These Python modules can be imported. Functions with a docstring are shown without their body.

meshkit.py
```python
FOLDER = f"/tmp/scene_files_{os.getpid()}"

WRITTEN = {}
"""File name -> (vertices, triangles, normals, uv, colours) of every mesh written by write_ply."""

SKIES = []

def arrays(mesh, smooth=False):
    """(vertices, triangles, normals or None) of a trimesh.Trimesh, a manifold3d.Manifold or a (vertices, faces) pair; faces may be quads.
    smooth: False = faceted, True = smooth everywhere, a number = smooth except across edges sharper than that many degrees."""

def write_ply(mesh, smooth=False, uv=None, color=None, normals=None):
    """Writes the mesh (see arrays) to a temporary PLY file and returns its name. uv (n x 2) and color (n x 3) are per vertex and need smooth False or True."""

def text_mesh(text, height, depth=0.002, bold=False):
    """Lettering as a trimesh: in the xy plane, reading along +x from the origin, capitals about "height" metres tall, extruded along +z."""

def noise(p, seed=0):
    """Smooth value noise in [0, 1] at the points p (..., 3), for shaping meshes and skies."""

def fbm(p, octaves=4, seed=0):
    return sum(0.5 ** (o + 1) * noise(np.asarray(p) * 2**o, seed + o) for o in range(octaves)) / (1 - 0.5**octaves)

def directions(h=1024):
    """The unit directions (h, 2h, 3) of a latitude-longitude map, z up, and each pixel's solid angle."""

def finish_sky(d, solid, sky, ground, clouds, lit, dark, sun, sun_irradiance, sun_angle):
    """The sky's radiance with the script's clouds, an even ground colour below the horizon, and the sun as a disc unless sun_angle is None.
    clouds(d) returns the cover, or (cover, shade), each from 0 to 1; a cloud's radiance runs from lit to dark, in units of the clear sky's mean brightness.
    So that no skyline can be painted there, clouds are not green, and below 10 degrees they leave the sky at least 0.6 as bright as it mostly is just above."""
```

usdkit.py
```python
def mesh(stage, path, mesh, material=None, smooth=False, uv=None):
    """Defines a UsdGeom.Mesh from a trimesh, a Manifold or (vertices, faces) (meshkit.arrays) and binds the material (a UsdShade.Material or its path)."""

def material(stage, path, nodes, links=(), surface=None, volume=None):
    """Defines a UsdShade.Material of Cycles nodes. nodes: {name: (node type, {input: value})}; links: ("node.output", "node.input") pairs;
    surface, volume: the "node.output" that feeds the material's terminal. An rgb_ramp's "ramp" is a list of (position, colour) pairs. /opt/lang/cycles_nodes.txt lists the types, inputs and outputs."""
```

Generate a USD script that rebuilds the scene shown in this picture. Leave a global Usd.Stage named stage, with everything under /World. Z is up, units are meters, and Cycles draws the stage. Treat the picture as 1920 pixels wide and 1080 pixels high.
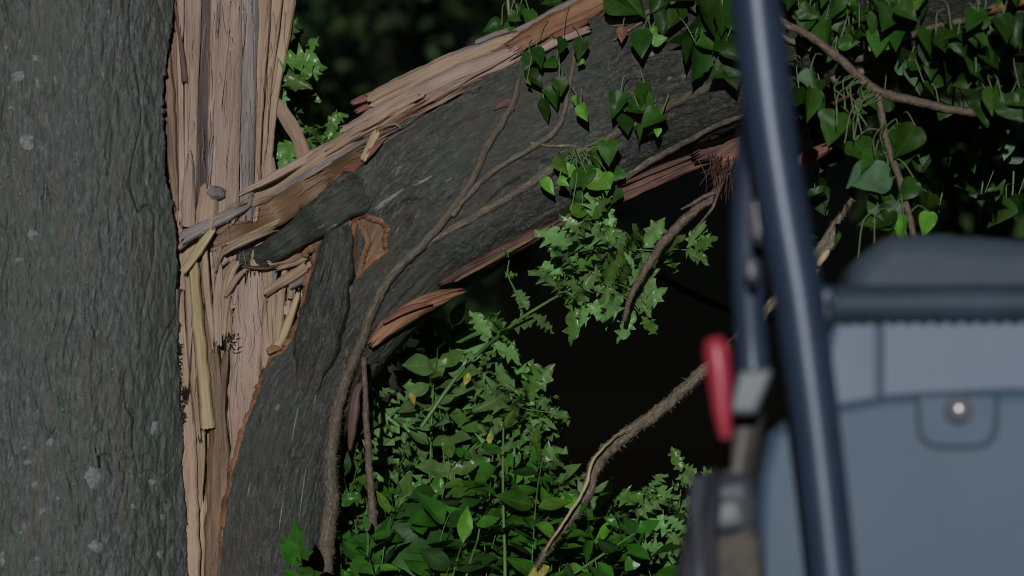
import math, random
import numpy as np
import trimesh
import usdkit
from meshkit import noise, fbm
from pxr import Usd, UsdGeom, UsdLux, UsdShade, Gf, Sdf, Vt
from scipy.spatial import cKDTree

stage = Usd.Stage.CreateInMemory()
UsdGeom.Xform.Define(stage, '/World')
# ------------------------------------------------------------------ camera, sky, light, exposure
CAM = np.array([0.0, -6.0, 1.1]); PITCH = math.radians(5.5); FPX = 6000.0
cam = UsdGeom.Camera.Define(stage, '/World/camera')
cam.CreateHorizontalApertureAttr(36.0); cam.CreateFocalLengthAttr(112.5)
cam.CreateFStopAttr(3.6); cam.CreateFocusDistanceAttr(6.0); cam.CreateExposureAttr(0.0)
xc = UsdGeom.Xformable(cam); xc.AddTranslateOp().Set(tuple(CAM)); xc.AddRotateXOp().Set(90 + math.degrees(PITCH))
SUN = np.array([-0.068, -0.98, 0.135]); SUN /= np.linalg.norm(SUN)
SKY_STRENGTH, SUN_INTENSITY = 0.0005, 0.66
skym = usdkit.material(stage, '/World/Looks/night_sky', {
    's': ('sky_texture', {'sky_type': 'single_scattering', 'sun_disc': False, 'sun_elevation': float(np.arcsin(SUN[2])), 'sun_rotation': float(np.arctan2(SUN[0], SUN[1]))}),
    'b': ('background_shader', {'strength': SKY_STRENGTH})}, [('s.color', 'b.color')], surface='b.background')
dome = UsdLux.DomeLight.Define(stage, '/World/sky')
UsdShade.MaterialBindingAPI.Apply(dome.GetPrim()).Bind(skym)
dome.GetPrim().SetCustomDataByKey('kind', 'structure')
sun = UsdLux.DistantLight.Define(stage, '/World/sun')
sun.CreateNormalizeAttr(True); sun.CreateIntensityAttr(SUN_INTENSITY); sun.CreateAngleAttr(0.5); sun.CreateColorAttr((1.0, 0.99, 0.975))
UsdGeom.Xformable(sun).AddOrientOp(UsdGeom.XformOp.PrecisionDouble).Set(Gf.Quatd(Gf.Rotation(Gf.Vec3d(0, 0, 1), Gf.Vec3d(*map(float, SUN))).GetQuat()))

# ------------------------------------------------------------------ helpers
RIGHT = np.array([1.0, 0, 0]); UP = np.array([0, -math.sin(PITCH), math.cos(PITCH)]); FWD = np.array([0, math.cos(PITCH), math.sin(PITCH)])
PX = 1.0 / 992.0            # metres to one picture step at the tree


def W(px, py, y=0.0):
    """The point at depth y (metres beyond the tree) that is seen at the given place of the photograph."""
    px, py, y = np.broadcast_arrays(np.asarray(px, float), np.asarray(py, float), np.asarray(y, float))
    d = FWD + ((px - 960) / FPX)[..., None] * RIGHT + ((540 - py) / FPX)[..., None] * UP
    return CAM + ((y + 6.0) / d[..., 1])[..., None] * d


def proj(p):
    q = np.asarray(p) - CAM
    z = q @ FWD
    return 960 + FPX * (q @ RIGHT) / z, 540 - FPX * (q @ UP) / z


taken = {}


def numbered(parent, name):
    k = taken.get((parent, name), 0)
    taken[(parent, name)] = k + 1
    return name if k == 0 else f'{name}_{k:03d}'


BASES = {}


def thing(name, label, cat, base=(0, 0, 0), group=None, kind=None):
    path = '/World/' + numbered('/World', name)
    x = UsdGeom.Xform.Define(stage, path); x.AddTranslateOp().Set(tuple(float(c) for c in base))
    BASES[path] = np.asarray(base, float)
    o = x.GetPrim()
    o.SetCustomDataByKey('label', label); o.SetCustomDataByKey('category', cat)
    if group: o.SetCustomDataByKey('group', group)
    if kind: o.SetCustomDataByKey('kind', kind)
    return path


def part(parent, name, v, f, mat, smooth=True, uv=None, label=None, kind=None):
    path = parent + '/' + numbered(parent, name)
    base = BASES.get(parent, np.zeros(3)); BASES[path] = base if parent != '/World' else np.zeros(3)
    off = base if parent.count('/') == 2 else 0
    if isinstance(smooth, (int, float)) and not isinstance(smooth, bool): uv = None
    m = usdkit.mesh(stage, path, (np.asarray(v, float) - off, np.asarray(f, int)), mat, smooth=smooth, uv=uv)
    p = m.GetPrim()
    m.CreateDoubleSidedAttr(True)
    if parent.count('/') > 2: BASES[path] = np.zeros(3)
    if label: p.SetCustomDataByKey('label', label)
    if kind: p.SetCustomDataByKey('kind', kind)
    return path


def sub(parent, name, v, f, mat, base, **k):
    """A part of a part: points are relative to the thing's base, as its parent's are."""
    return part(parent, name, np.asarray(v, float) - base, f, mat, **k)


def tri(q):
    q = np.asarray(q)
    return np.vstack([q[:, [0, 1, 2]], q[:, [0, 2, 3]]])


def grid_faces(n, m, wrap=False):
    i, j = np.meshgrid(np.arange(n - 1), np.arange(m if wrap else m - 1), indexing='ij')
    j2 = (j + 1) % m
    return tri(np.stack([i * m + j, i * m + j2, (i + 1) * m + j2, (i + 1) * m + j], -1).reshape(-1, 4))


def merge(parts):
    vs, fs, us, n = [], [], [], 0
    for p in parts:
        vs.append(p[0]); fs.append(np.asarray(p[1]) + n); n += len(p[0])
        if len(p) > 2 and p[2] is not None: us.append(p[2])
    return np.vstack(vs), np.vstack(fs), (np.vstack(us) if len(us) == len(parts) else None)


def nrm(a):
    return a / (np.linalg.norm(a, axis=-1, keepdims=True) + 1e-12)


def smooth_path(pts, step):
    """A Catmull-Rom curve through pts (k, d), about `step` apart in the first three columns."""
    p = np.asarray(pts, float)
    if len(p) == 2:
        n = max(2, int(np.linalg.norm((p[1] - p[0])[:3]) / step) + 1)
        return p[0] + np.linspace(0, 1, n)[:, None] * (p[1] - p[0])
    q = np.vstack([2 * p[0] - p[1], p, 2 * p[-1] - p[-2]])
    out = []
    for i in range(1, len(q) - 2):
        n = max(1, int(np.linalg.norm((q[i + 1] - q[i])[:3]) / step))
        t = np.linspace(0, 1, n, endpoint=False)[:, None]
        a, b, c, d = q[i - 1:i + 3]
        out.append(0.5 * (2 * b + (c - a) * t + (2 * a - 5 * b + 4 * c - d) * t ** 2 + (3 * b - a - 3 * c + d) * t ** 3))
    return np.vstack(out + [p[-1:]])


def frames(p):
    t = nrm(np.gradient(p, axis=0))
    a = nrm(np.cross(t, np.where(np.abs(t[:, 1:2]) < 0.9, [0, 1.0, 0], [1.0, 0, 0])))
    return t, a, np.cross(a, t)


def tube(p, r, sides=8, rough=0.0, seed=0, caps=True, freq=60):
    """p (n,3) metres, r radius (n) metres. Returns verts, faces, uv."""
    p = np.asarray(p, float); r = np.broadcast_to(np.asarray(r, float), (len(p),))
    t, a, b = frames(p)
    ang = np.arange(sides + 1) / sides * 2 * np.pi
    cs = np.cos(ang)[None, :, None] * a[:, None] + np.sin(ang)[None, :, None] * b[:, None]
    s = np.r_[0, np.cumsum(np.linalg.norm(np.diff(p, axis=0), axis=1))]
    k = 1.0
    if rough:
        q = p[:, None] + cs * r[:, None, None]
        k = 1 + rough * 2 * (fbm(q * freq, 3, seed) - 0.5)[..., None]
        k[:, -1] = k[:, 0]
    v = p[:, None] + cs * r[:, None, None] * k
    uv = np.stack(np.broadcast_arrays((ang * r.mean())[None], s[:, None]), -1)
    v, uv = v.reshape(-1, 3), uv.reshape(-1, 2)
    f = grid_faces(len(p), sides + 1)
    if caps:
        n = len(v); m = sides + 1
        v = np.vstack([v, p[:1], p[-1:]]); uv = np.vstack([uv, uv[:1], uv[-1:]])
        j = np.arange(sides)
        f = np.vstack([f, np.stack([np.full(sides, n), j + 1, j], 1), np.stack([np.full(sides, n + 1), n - m + j, n - m + j + 1], 1)])
    return v, f, uv


# ------------------------------------------------------------------ materials
def ramp(*s): return list(s)


def mat(name, nodes, links, surface='p.BSDF'):
    return usdkit.material(stage, '/World/Looks/' + name, nodes, links, surface=surface)


def wood(name, dark, mid, light, rough=0.62, grain=(430, 8), spec=0.35, stain=None):
    """Torn wood: fibres run along v; broad patches of tone, fine grain, fine relief."""
    nodes = {
        't': ('texture_coordinate', {}), 'm1': ('mapping', {'scale': (grain[0], grain[1], 1)}), 'm2': ('mapping', {'scale': (26, 5, 1)}),
        'g': ('noise_texture', {'scale': 1.0, 'detail': 6.0, 'roughness': 0.7, 'distortion': 0.5}),
        'b': ('noise_texture', {'scale': 1.0, 'detail': 3.0, 'roughness': 0.55}),
        'o': ('object_info', {}), 'av': ('vector_math', {'math_type': 'add'}), 'cx': ('combine_xyz', {}),
        'ml': ('math', {'math_type': 'multiply', 'value2': 37.0}),
        'mx': ('mix', {'fac': 0.5}), 'r': ('rgb_ramp', {'ramp': ramp((0.30, dark), (0.48, mid), (0.67, light))}),
        'hs': ('hsv', {'hue': 0.5, 'saturation': 1.0, 'fac': 1.0}), 'mr': ('map_range', {'from_min': 0.0, 'from_max': 1.0, 'to_min': 0.88, 'to_max': 1.1}),
        'bp': ('bump', {'strength': 0.9, 'distance': 0.004}),
        'p': ('principled_bsdf', {'roughness': rough, 'specular_ior_level': spec})}
    links = [('t.UV', 'av.vector1'), ('o.random', 'ml.value1'), ('ml.value', 'cx.x'), ('ml.value', 'cx.y'), ('cx.vector', 'av.vector2'),
             ('av.vector', 'm1.vector'), ('av.vector', 'm2.vector'), ('m1.vector', 'g.vector'), ('m2.vector', 'b.vector'),
             ('g.fac', 'mx.color1'), ('b.fac', 'mx.color2'), ('mx.color', 'r.fac'), ('r.color', 'hs.color'), ('o.random', 'mr.value'), ('mr.result', 'hs.value'),
             ('g.fac', 'bp.height'), ('bp.normal', 'p.normal'), ('hs.color', 'p.base_color')]
    return mat(name, nodes, links)


M = {}
M['wood_pink'] = wood('fresh_pink_wood', (0.20, 0.128, 0.10), (0.335, 0.238, 0.195), (0.44, 0.345, 0.30))
M['wood_tan'] = wood('fresh_tan_wood', (0.17, 0.105, 0.07), (0.335, 0.238, 0.168), (0.44, 0.335, 0.25))
M['wood_pale'] = wood('pale_yellow_sapwood', (0.17, 0.12, 0.055), (0.36, 0.28, 0.15), (0.48, 0.41, 0.26), grain=(140, 5))
M['wood_grey'] = wood('weathered_grey_wood', (0.08, 0.07, 0.066), (0.20, 0.175, 0.17), (0.32, 0.29, 0.28))
M['wood_brown'] = wood('brown_rotten_wood', (0.03, 0.016, 0.008), (0.12, 0.066, 0.032), (0.24, 0.145, 0.075), grain=(160, 9), spec=0.6, rough=0.5)
M['wood_dark'] = wood('dark_stained_wood', (0.022, 0.015, 0.014), (0.075, 0.052, 0.047), (0.15, 0.11, 0.10))
M['wood_red'] = wood('red_inner_bark', (0.06, 0.02, 0.014), (0.165, 0.064, 0.046), (0.26, 0.125, 0.092), grain=(120, 10))
M['wood_orange'] = wood('orange_torn_bark_edge', (0.07, 0.03, 0.015), (0.21, 0.098, 0.052), (0.34, 0.20, 0.12), grain=(120, 10))
M['wood_redbrown'] = wood('red_brown_wet_bark', (0.022, 0.010, 0.007), (0.075, 0.034, 0.024), (0.15, 0.075, 0.055), grain=(120, 8), spec=0.5)


def bark(name, dark, mid, light, moss, brown, along=(90, 16), spots=True, spec=0.45, bstr=0.8):
    nodes = {
        't': ('texture_coordinate', {}),
        'm1': ('mapping', {'scale': (along[0], along[1], 1)}), 'm2': ('mapping', {'scale': (7, 2.2, 1)}), 'm3': ('mapping', {'scale': (300, 130, 1)}), 'm4': ('mapping', {'scale': (26, 3.2, 1)}),
        'a': ('noise_texture', {'scale': 1.0, 'detail': 6.0, 'roughness': 0.68, 'distortion': 0.7}),
        'b': ('noise_texture', {'scale': 1.0, 'detail': 4.0, 'roughness': 0.6}),
        'c': ('noise_texture', {'scale': 1.0, 'detail': 3.0, 'roughness': 0.7}),
        'd': ('noise_texture', {'scale': 1.0, 'detail': 4.0, 'roughness': 0.65, 'distortion': 0.6}),
        'mx': ('mix', {'fac': 0.42}), 'r': ('rgb_ramp', {'ramp': ramp((0.33, dark), (0.5, mid), (0.66, light))}),
        'rm': ('rgb_ramp', {'ramp': ramp((0.46, (0, 0, 0)), (0.62, (0.75, 0.75, 0.75)))}),
        'rb': ('rgb_ramp', {'ramp': ramp((0.5, (0, 0, 0)), (0.62, (0.7, 0.7, 0.7)))}),
        'mm': ('mix', {'color2': moss}), 'mb': ('mix', {'color2': brown}),
        'ml': ('mix', {'color2': (0.19, 0.205, 0.195)}), 'rl': ('rgb_ramp', {'ramp': ramp((0.66, (0, 0, 0)), (0.72, (0.75, 0.75, 0.75)))}),
        'mcol': ('mix', {'mix_type': 'multiply', 'fac': 1.0}), 'rc': ('rgb_ramp', {'ramp': ramp((0.3, (0.55, 0.55, 0.55)), (0.7, (1.35, 1.35, 1.35)))}),
        'hm': ('mix', {'fac': 0.5}), 'bp': ('bump', {'strength': bstr, 'distance': 0.004}),
        'rr': ('map_range', {'from_min': 0.3, 'from_max': 0.7, 'to_min': 0.42, 'to_max': 0.75}),
        'p': ('principled_bsdf', {'roughness': 0.6, 'specular_ior_level': spec})}
    links = [('t.UV', 'm1.vector'), ('t.UV', 'm2.vector'), ('t.UV', 'm3.vector'), ('t.UV', 'm4.vector'), ('m1.vector', 'a.vector'), ('m2.vector', 'b.vector'), ('m3.vector', 'c.vector'), ('m4.vector', 'd.vector'),
             ('a.fac', 'mx.color1'), ('c.fac', 'mx.color2'), ('mx.color', 'r.fac'), ('b.fac', 'rm.fac'), ('d.fac', 'rb.fac'),
             ('r.color', 'mm.color1'), ('rm.color', 'mm.fac'), ('mm.color', 'mb.color1'), ('rb.color', 'mb.fac'),
             ('mb.color', 'mcol.color1'), ('mx.color', 'rc.fac'), ('rc.color', 'mcol.color2'),
             ('mcol.color', 'ml.color1'), ('a.fac', 'rl.fac'), ('rl.color', 'ml.fac'),
             ('ml.color', 'p.base_color'), ('a.fac', 'hm.color1'), ('c.fac', 'hm.color2'), ('hm.color', 'bp.height'), ('bp.normal', 'p.normal'), ('c.fac', 'rr.value'), ('rr.result', 'p.roughness')]
    return mat(name, nodes, links)


M['bark'] = bark('grey_trunk_bark', (0.015, 0.018, 0.018), (0.041, 0.050, 0.047), (0.105, 0.12, 0.116), (0.036, 0.056, 0.042), (0.058, 0.052, 0.037), along=(130, 38))
M['bark_limb'] = bark('grey_limb_bark', (0.011, 0.012, 0.011), (0.036, 0.038, 0.034), (0.096, 0.099, 0.091), (0.036, 0.044, 0.033), (0.052, 0.044, 0.034), bstr=0.9, along=(130, 30), spec=0.25)
M['vine'] = bark('brown_vine_bark', (0.055, 0.045, 0.032), (0.15, 0.122, 0.09), (0.28, 0.235, 0.175), (0.12, 0.105, 0.075), (0.155, 0.122, 0.085), along=(220, 40), spec=0.25)
M['vine_limb'] = bark('grey_brown_vine_bark', (0.045, 0.036, 0.026), (0.115, 0.097, 0.072), (0.19, 0.165, 0.125), (0.07, 0.065, 0.045), (0.10, 0.08, 0.056), along=(220, 40), spec=0.25)
M['twig'] = bark('grey_brown_twig_bark', (0.045, 0.03, 0.022), (0.11, 0.078, 0.058), (0.19, 0.145, 0.11), (0.09, 0.08, 0.05), (0.12, 0.08, 0.05), along=(220, 60), spec=0.3)


def plain(name, col, rough=0.5, spec=0.5, metallic=0.0, coat=0.0, var=0.0, scale=8.0, bump=0.0, bscale=200.0, bdist=0.001):
    nodes = {'p': ('principled_bsdf', {'base_color': col, 'roughness': rough, 'specular_ior_level': spec, 'metallic': metallic, 'coat_weight': coat, 'coat_roughness': 0.25})}
    links = []
    if var:
        nodes['t'] = ('texture_coordinate', {}); nodes['n'] = ('noise_texture', {'scale': scale, 'detail': 5.0, 'roughness': 0.65})
        lo, hi = tuple(c * (1 - var) for c in col), tuple(c * (1 + var) for c in col)
        nodes['r'] = ('rgb_ramp', {'ramp': ramp((0.3, lo), (0.7, hi))})
        links += [('t.object', 'n.vector'), ('n.fac', 'r.fac'), ('r.color', 'p.base_color')]
    if bump:
        nodes['t2'] = ('texture_coordinate', {}); nodes['n2'] = ('noise_texture', {'scale': bscale, 'detail': 2.0}); nodes['bp'] = ('bump', {'strength': bump, 'distance': bdist})
        links += [('t2.object', 'n2.vector'), ('n2.fac', 'bp.height'), ('bp.normal', 'p.normal')]
    return mat(name, nodes, links)


def leaf_mat(name, base, vein, under, rough=0.32, var=0.42, trans=0.28, spec=0.32):
    nodes = {
        't': ('texture_coordinate', {}), 'sx': ('separate_xyz', {}), 'ab': ('math', {'math_type': 'absolute'}),
        'rv': ('rgb_ramp', {'ramp': ramp((0.0, (1, 1, 1)), (0.012, (0.8, 0.8, 0.8)), (0.035, (0, 0, 0)))}),
        'w': ('noise_texture', {'scale': 7.0, 'detail': 2.0}),
        'n': ('noise_texture', {'scale': 5.0, 'detail': 4.0}), 'o': ('object_info', {}), 'g': ('geometry', {}),
        'mr': ('map_range', {'from_min': 0.0, 'from_max': 1.0, 'to_min': 1 - var, 'to_max': 1 + var}),
        'mr2': ('map_range', {'from_min': 0.3, 'from_max': 0.7, 'to_min': 0.8, 'to_max': 1.2}), 'mm': ('math', {'math_type': 'multiply'}),
        'mh': ('map_range', {'from_min': 0.0, 'from_max': 1.0, 'to_min': 0.488, 'to_max': 0.512}),
        'hs': ('hsv', {'saturation': 1.0, 'fac': 1.0, 'color': base}), 'mv': ('mix', {'color2': vein}), 'mu': ('mix', {'color2': under}),
        'fv': ('math', {'math_type': 'multiply', 'value2': 0.55}),
        'bp': ('bump', {'strength': 0.15, 'distance': 0.004}),
        'p': ('principled_bsdf', {'roughness': rough, 'specular_ior_level': spec}), 'tr': ('translucent_bsdf', {}), 'mc': ('mix_closure', {'fac': trans})}
    links = [('t.UV', 'sx.vector'), ('sx.y', 'ab.value1'), ('ab.value', 'rv.fac'), ('t.UV', 'n.vector'), ('t.UV', 'w.vector'),
             ('o.random', 'mr.value'), ('n.fac', 'mr2.value'), ('mr.result', 'mm.value1'), ('mr2.result', 'mm.value2'), ('mm.value', 'hs.value'), ('o.random', 'mh.value'), ('mh.result', 'hs.hue'),
             ('hs.color', 'mv.color1'), ('rv.color', 'fv.value1'), ('fv.value', 'mv.fac'), ('mv.color', 'mu.color1'), ('g.backfacing', 'mu.fac'),
             ('w.fac', 'bp.height'), ('bp.normal', 'p.normal'), ('mu.color', 'p.base_color'), ('mu.color', 'tr.color'), ('p.BSDF', 'mc.closure1'), ('tr.BSDF', 'mc.closure2')]
    return mat(name, nodes, links, surface='mc.closure')


M['ivy'] = leaf_mat('ivy_leaf', (0.033, 0.094, 0.012), (0.05, 0.13, 0.02), (0.055, 0.125, 0.035), rough=0.42, spec=.16)
M['ivy_dark'] = leaf_mat('old_ivy_leaf', (0.018, 0.060, 0.008), (0.025, 0.07, 0.012), (0.04, 0.09, 0.03), rough=0.4, spec=.18)
M['ivy_pale'] = leaf_mat('young_ivy_leaf', (0.105, 0.26, 0.025), (0.10, 0.22, 0.05), (0.09, 0.18, 0.05), rough=0.45)
M['ivy_back'] = leaf_mat('ivy_leaf_underside', (0.085, 0.165, 0.085), (0.12, 0.2, 0.11), (0.085, 0.165, 0.085), rough=0.5)
M['holly'] = leaf_mat('holly_leaf', (0.085, 0.180, 0.034), (0.09, 0.16, 0.06), (0.085, 0.145, 0.050), rough=0.3, spec=.3)
M['holly_under'] = leaf_mat('holly_leaf_underside', (0.130, 0.255, 0.080), (0.2, 0.3, 0.1), (0.10, 0.17, 0.045), rough=0.35, spec=.25)
M['privet'] = leaf_mat('privet_leaf', (0.036, 0.128, 0.014), (0.06, 0.15, 0.03), (0.06, 0.13, 0.04), rough=0.3, spec=.25)
M['privet_dark'] = leaf_mat('dark_shrub_leaf', (0.024, 0.085, 0.014), (0.03, 0.08, 0.025), (0.05, 0.10, 0.045), rough=0.45, spec=.2)
M['yellow_leaf'] = leaf_mat('yellow_leaf', (0.30, 0.25, 0.03), (0.45, 0.35, 0.1), (0.36, 0.28, 0.05), rough=0.5, var=0.1)
M['dead_leaf'] = leaf_mat('dead_brown_leaf', (0.20, 0.10, 0.05), (0.25, 0.15, 0.09), (0.18, 0.10, 0.06), rough=0.6, var=0.1)
M['far_leaf'] = leaf_mat('far_tree_leaf', (0.05, 0.11, 0.03), (0.05, 0.1, 0.03), (0.05, 0.09, 0.03), rough=0.5)
M['stem_green'] = plain('green_stem', (0.075, 0.15, 0.035), 0.45, var=0.25, scale=30)
M['stem_pale'] = plain('pale_green_stalk', (0.11, 0.155, 0.065), 0.5, var=0.2, scale=30)
M['far_bark'] = plain('far_trunk_bark', (0.05, 0.043, 0.036), 0.85, 0.3, var=0.4, scale=10)
M['far_wet'] = plain('black_wet_bark', (0.012, 0.012, 0.013), 0.8, 0.2)
M['navy_matte'] = plain('navy_powder_coat', (0.026, 0.045, 0.068), 0.6, 0.35, var=0.2, scale=14, bump=0.3, bscale=120)
M['drop'] = plain('water_drop', (0.75, 0.78, 0.8), 0.16, 0.5, metallic=1.0)
M['fibre'] = plain('torn_bark_fibre', (0.10, 0.055, 0.038), 0.7, 0.3, var=0.5, scale=120)
M['rootlet'] = plain('vine_rootlet', (0.17, 0.125, 0.08), 0.75, 0.2, var=0.5, scale=150)
M['rootlet_dark'] = plain('dark_vine_rootlet', (0.10, 0.075, 0.048), 0.75, 0.2, var=0.5, scale=150)
M['lichen'] = plain('pale_lichen', (0.15, 0.172, 0.168), 0.85, 0.2, var=0.45, scale=160, bump=0.6, bscale=300)
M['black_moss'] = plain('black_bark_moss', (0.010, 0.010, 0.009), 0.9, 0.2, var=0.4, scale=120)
M['soil'] = plain('leaf_litter_soil', (0.045, 0.038, 0.028), 0.95, 0.2, var=0.5, scale=6, bump=0.6, bscale=12, bdist=0.03)
M['navy'] = plain('navy_steel_paint', (0.027, 0.044, 0.082), 0.40, 0.4, metallic=0.15, coat=0.04, var=0.15, scale=14, bump=0.25, bscale=160, bdist=0.001)
M['panel'] = plain('grey_plastic_cover', (0.056, 0.093, 0.146), 0.55, 0.35, var=0.12, scale=2.5, bump=0.12, bscale=500)
M['panel_upper'] = plain('pale_grey_upper_panel', (0.086, 0.121, 0.180), 0.5, 0.4, var=0.12, scale=2.5, bump=0.12, bscale=500)
M['seam'] = plain('dark_panel_gap', (0.055, 0.068, 0.095), 0.8, 0.2)
M['rubber'] = plain('black_rubber', (0.022, 0.026, 0.034), 0.7, 0.35, var=0.2, scale=20)
M['seat'] = plain('dark_grey_seat_vinyl', (0.048, 0.066, 0.090), 0.6, 0.2, var=0.08, scale=18, bump=0.2, bscale=250)
M['red'] = plain('red_grip_plastic', (0.36, 0.03, 0.055), 0.4, 0.5, var=0.1, scale=20)
M['chrome'] = plain('lock_chrome', (0.34, 0.35, 0.36), 0.2, 0.5, metallic=0.6)
M['steel'] = plain('worn_bright_steel', (0.11, 0.125, 0.135), 0.5, 0.4, metallic=0.1, var=0.15, scale=25)
M['shaft'] = plain('dirty_steel_shaft', (0.055, 0.052, 0.05), 0.5, 0.4, var=0.3, scale=30)
M['hose'] = plain('dusty_black_hose', (0.045, 0.05, 0.065), 0.5, 0.4, var=0.35, scale=22)
M['mud'] = plain('mud_stained_casting', (0.085, 0.075, 0.065), 0.7, 0.3, var=0.5, scale=22)
M['edge_green'] = plain('olive_seal', (0.06, 0.075, 0.03), 0.6, 0.3)

# ------------------------------------------------------------------ ground
gv = []
gn = 60
gx = np.sign(np.linspace(-1, 1, gn)) * np.abs(np.linspace(-1, 1, gn)) ** 3 * 400
X, Y = np.meshgrid(gx, gx, indexing='ij')
Z = 0.25 * (fbm(np.stack([X * 0.15, Y * 0.15, X * 0], -1), 3, 5) - 0.5) * np.clip(np.hypot(X, Y) / 6 - 1, 0, 1)
g = part('/World', 'ground', np.stack([X, Y, Z], -1).reshape(-1, 3), grid_faces(gn, gn), M['soil'], uv=None)
stage.GetPrimAtPath(g).SetCustomDataByKey('kind', 'structure')
stage.GetPrimAtPath(g).SetCustomDataByKey('label', 'dark forest floor of soil and leaf litter')

# ------------------------------------------------------------------ the split tree
TREE = thing('split_tree', 'grey barked tree split open, its torn limb fallen to the right', 'tree', (-0.85, 0.3, 0))
TB = BASES[TREE]


def inside(px, py, poly):
    poly = np.asarray(poly, float); c = np.zeros(np.shape(px), bool)
    x1, y1 = poly[:, 0], poly[:, 1]; x2, y2 = np.roll(x1, -1), np.roll(y1, -1)
    for a, b, d, e in zip(x1, y1, x2, y2):
        if b == e: continue
        c ^= ((b > py) != (e > py)) & (px < (d - a) * (py - b) / (e - b) + a)
    return c


def rim(v, f, n_out, w, inward, mat_, parent, name, label=None, seed=0, where=None):
    """The torn edge of a bark shell: from every open edge a strip of inner bark turned inward, a little wider than the bark."""
    e = np.vstack([f[:, [0, 1]], f[:, [1, 2]], f[:, [2, 0]]]); opp = np.r_[f[:, 2], f[:, 0], f[:, 1]]
    key = np.sort(e, axis=1); _, idx, cnt = np.unique(key[:, 0] * (len(v) + 1) + key[:, 1], return_index=True, return_counts=True)
    b = idx[cnt == 1]; e, opp = e[b], opp[b]
    if where is not None:
        k = where(v[e].mean(1)); e, opp = e[k], opp[k]
    mid = v[e].mean(1); d = mid - v[opp]; t = nrm(v[e[:, 1]] - v[e[:, 0]]); d -= (d * t).sum(1, keepdims=True) * t; d = nrm(d)
    acc = np.zeros_like(v); np.add.at(acc, e[:, 0], d); np.add.at(acc, e[:, 1], d)
    for _ in range(4):                                             # even the direction out along the edge
        a2 = acc.copy(); np.add.at(a2, e[:, 0], acc[e[:, 1]]); np.add.at(a2, e[:, 1], acc[e[:, 0]]); acc = a2
        acc = nrm(acc)
    u = np.unique(e); lut = np.zeros(len(v), int); lut[u] = np.arange(len(u))
    p0 = v[u]; wv = w * (0.6 + .8 * fbm(p0 * 22, 2, seed))[:, None]
    p1 = p0 + nrm(acc[u]) * wv * 0.8 - n_out[u] * inward * 0.45
    p2 = p0 + nrm(acc[u]) * wv * 0.7 - n_out[u] * inward * 1.6
    m = len(u); q0, q1 = lut[e[:, 0]], lut[e[:, 1]]
    ff = np.vstack([tri(np.stack([q0, q1, q1 + m, q0 + m], 1)), tri(np.stack([q0 + m, q1 + m, q1 + 2 * m, q0 + 2 * m], 1))])
    vv = np.vstack([p0 - n_out[u] * 0.0006, p1, p2])
    uvs = np.stack([np.r_[p0[:, 0], p1[:, 0] + .01, p2[:, 0] + .02], np.r_[p0[:, 2], p1[:, 2], p2[:, 2]]], 1)
    part(parent, name, vv, ff, mat_, uv=uvs, label=label)


def vertex_normals(v, f):
    n = np.zeros_like(v); fn = np.cross(v[f[:, 1]] - v[f[:, 0]], v[f[:, 2]] - v[f[:, 0]])
    for k in range(3): np.add.at(n, f[:, k], fn)
    return nrm(n)


def compact(v, f, uv):
    u = np.unique(f); lut = np.zeros(len(v), int); lut[u] = np.arange(len(u))
    return v[u], lut[f], uv[u]


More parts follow.
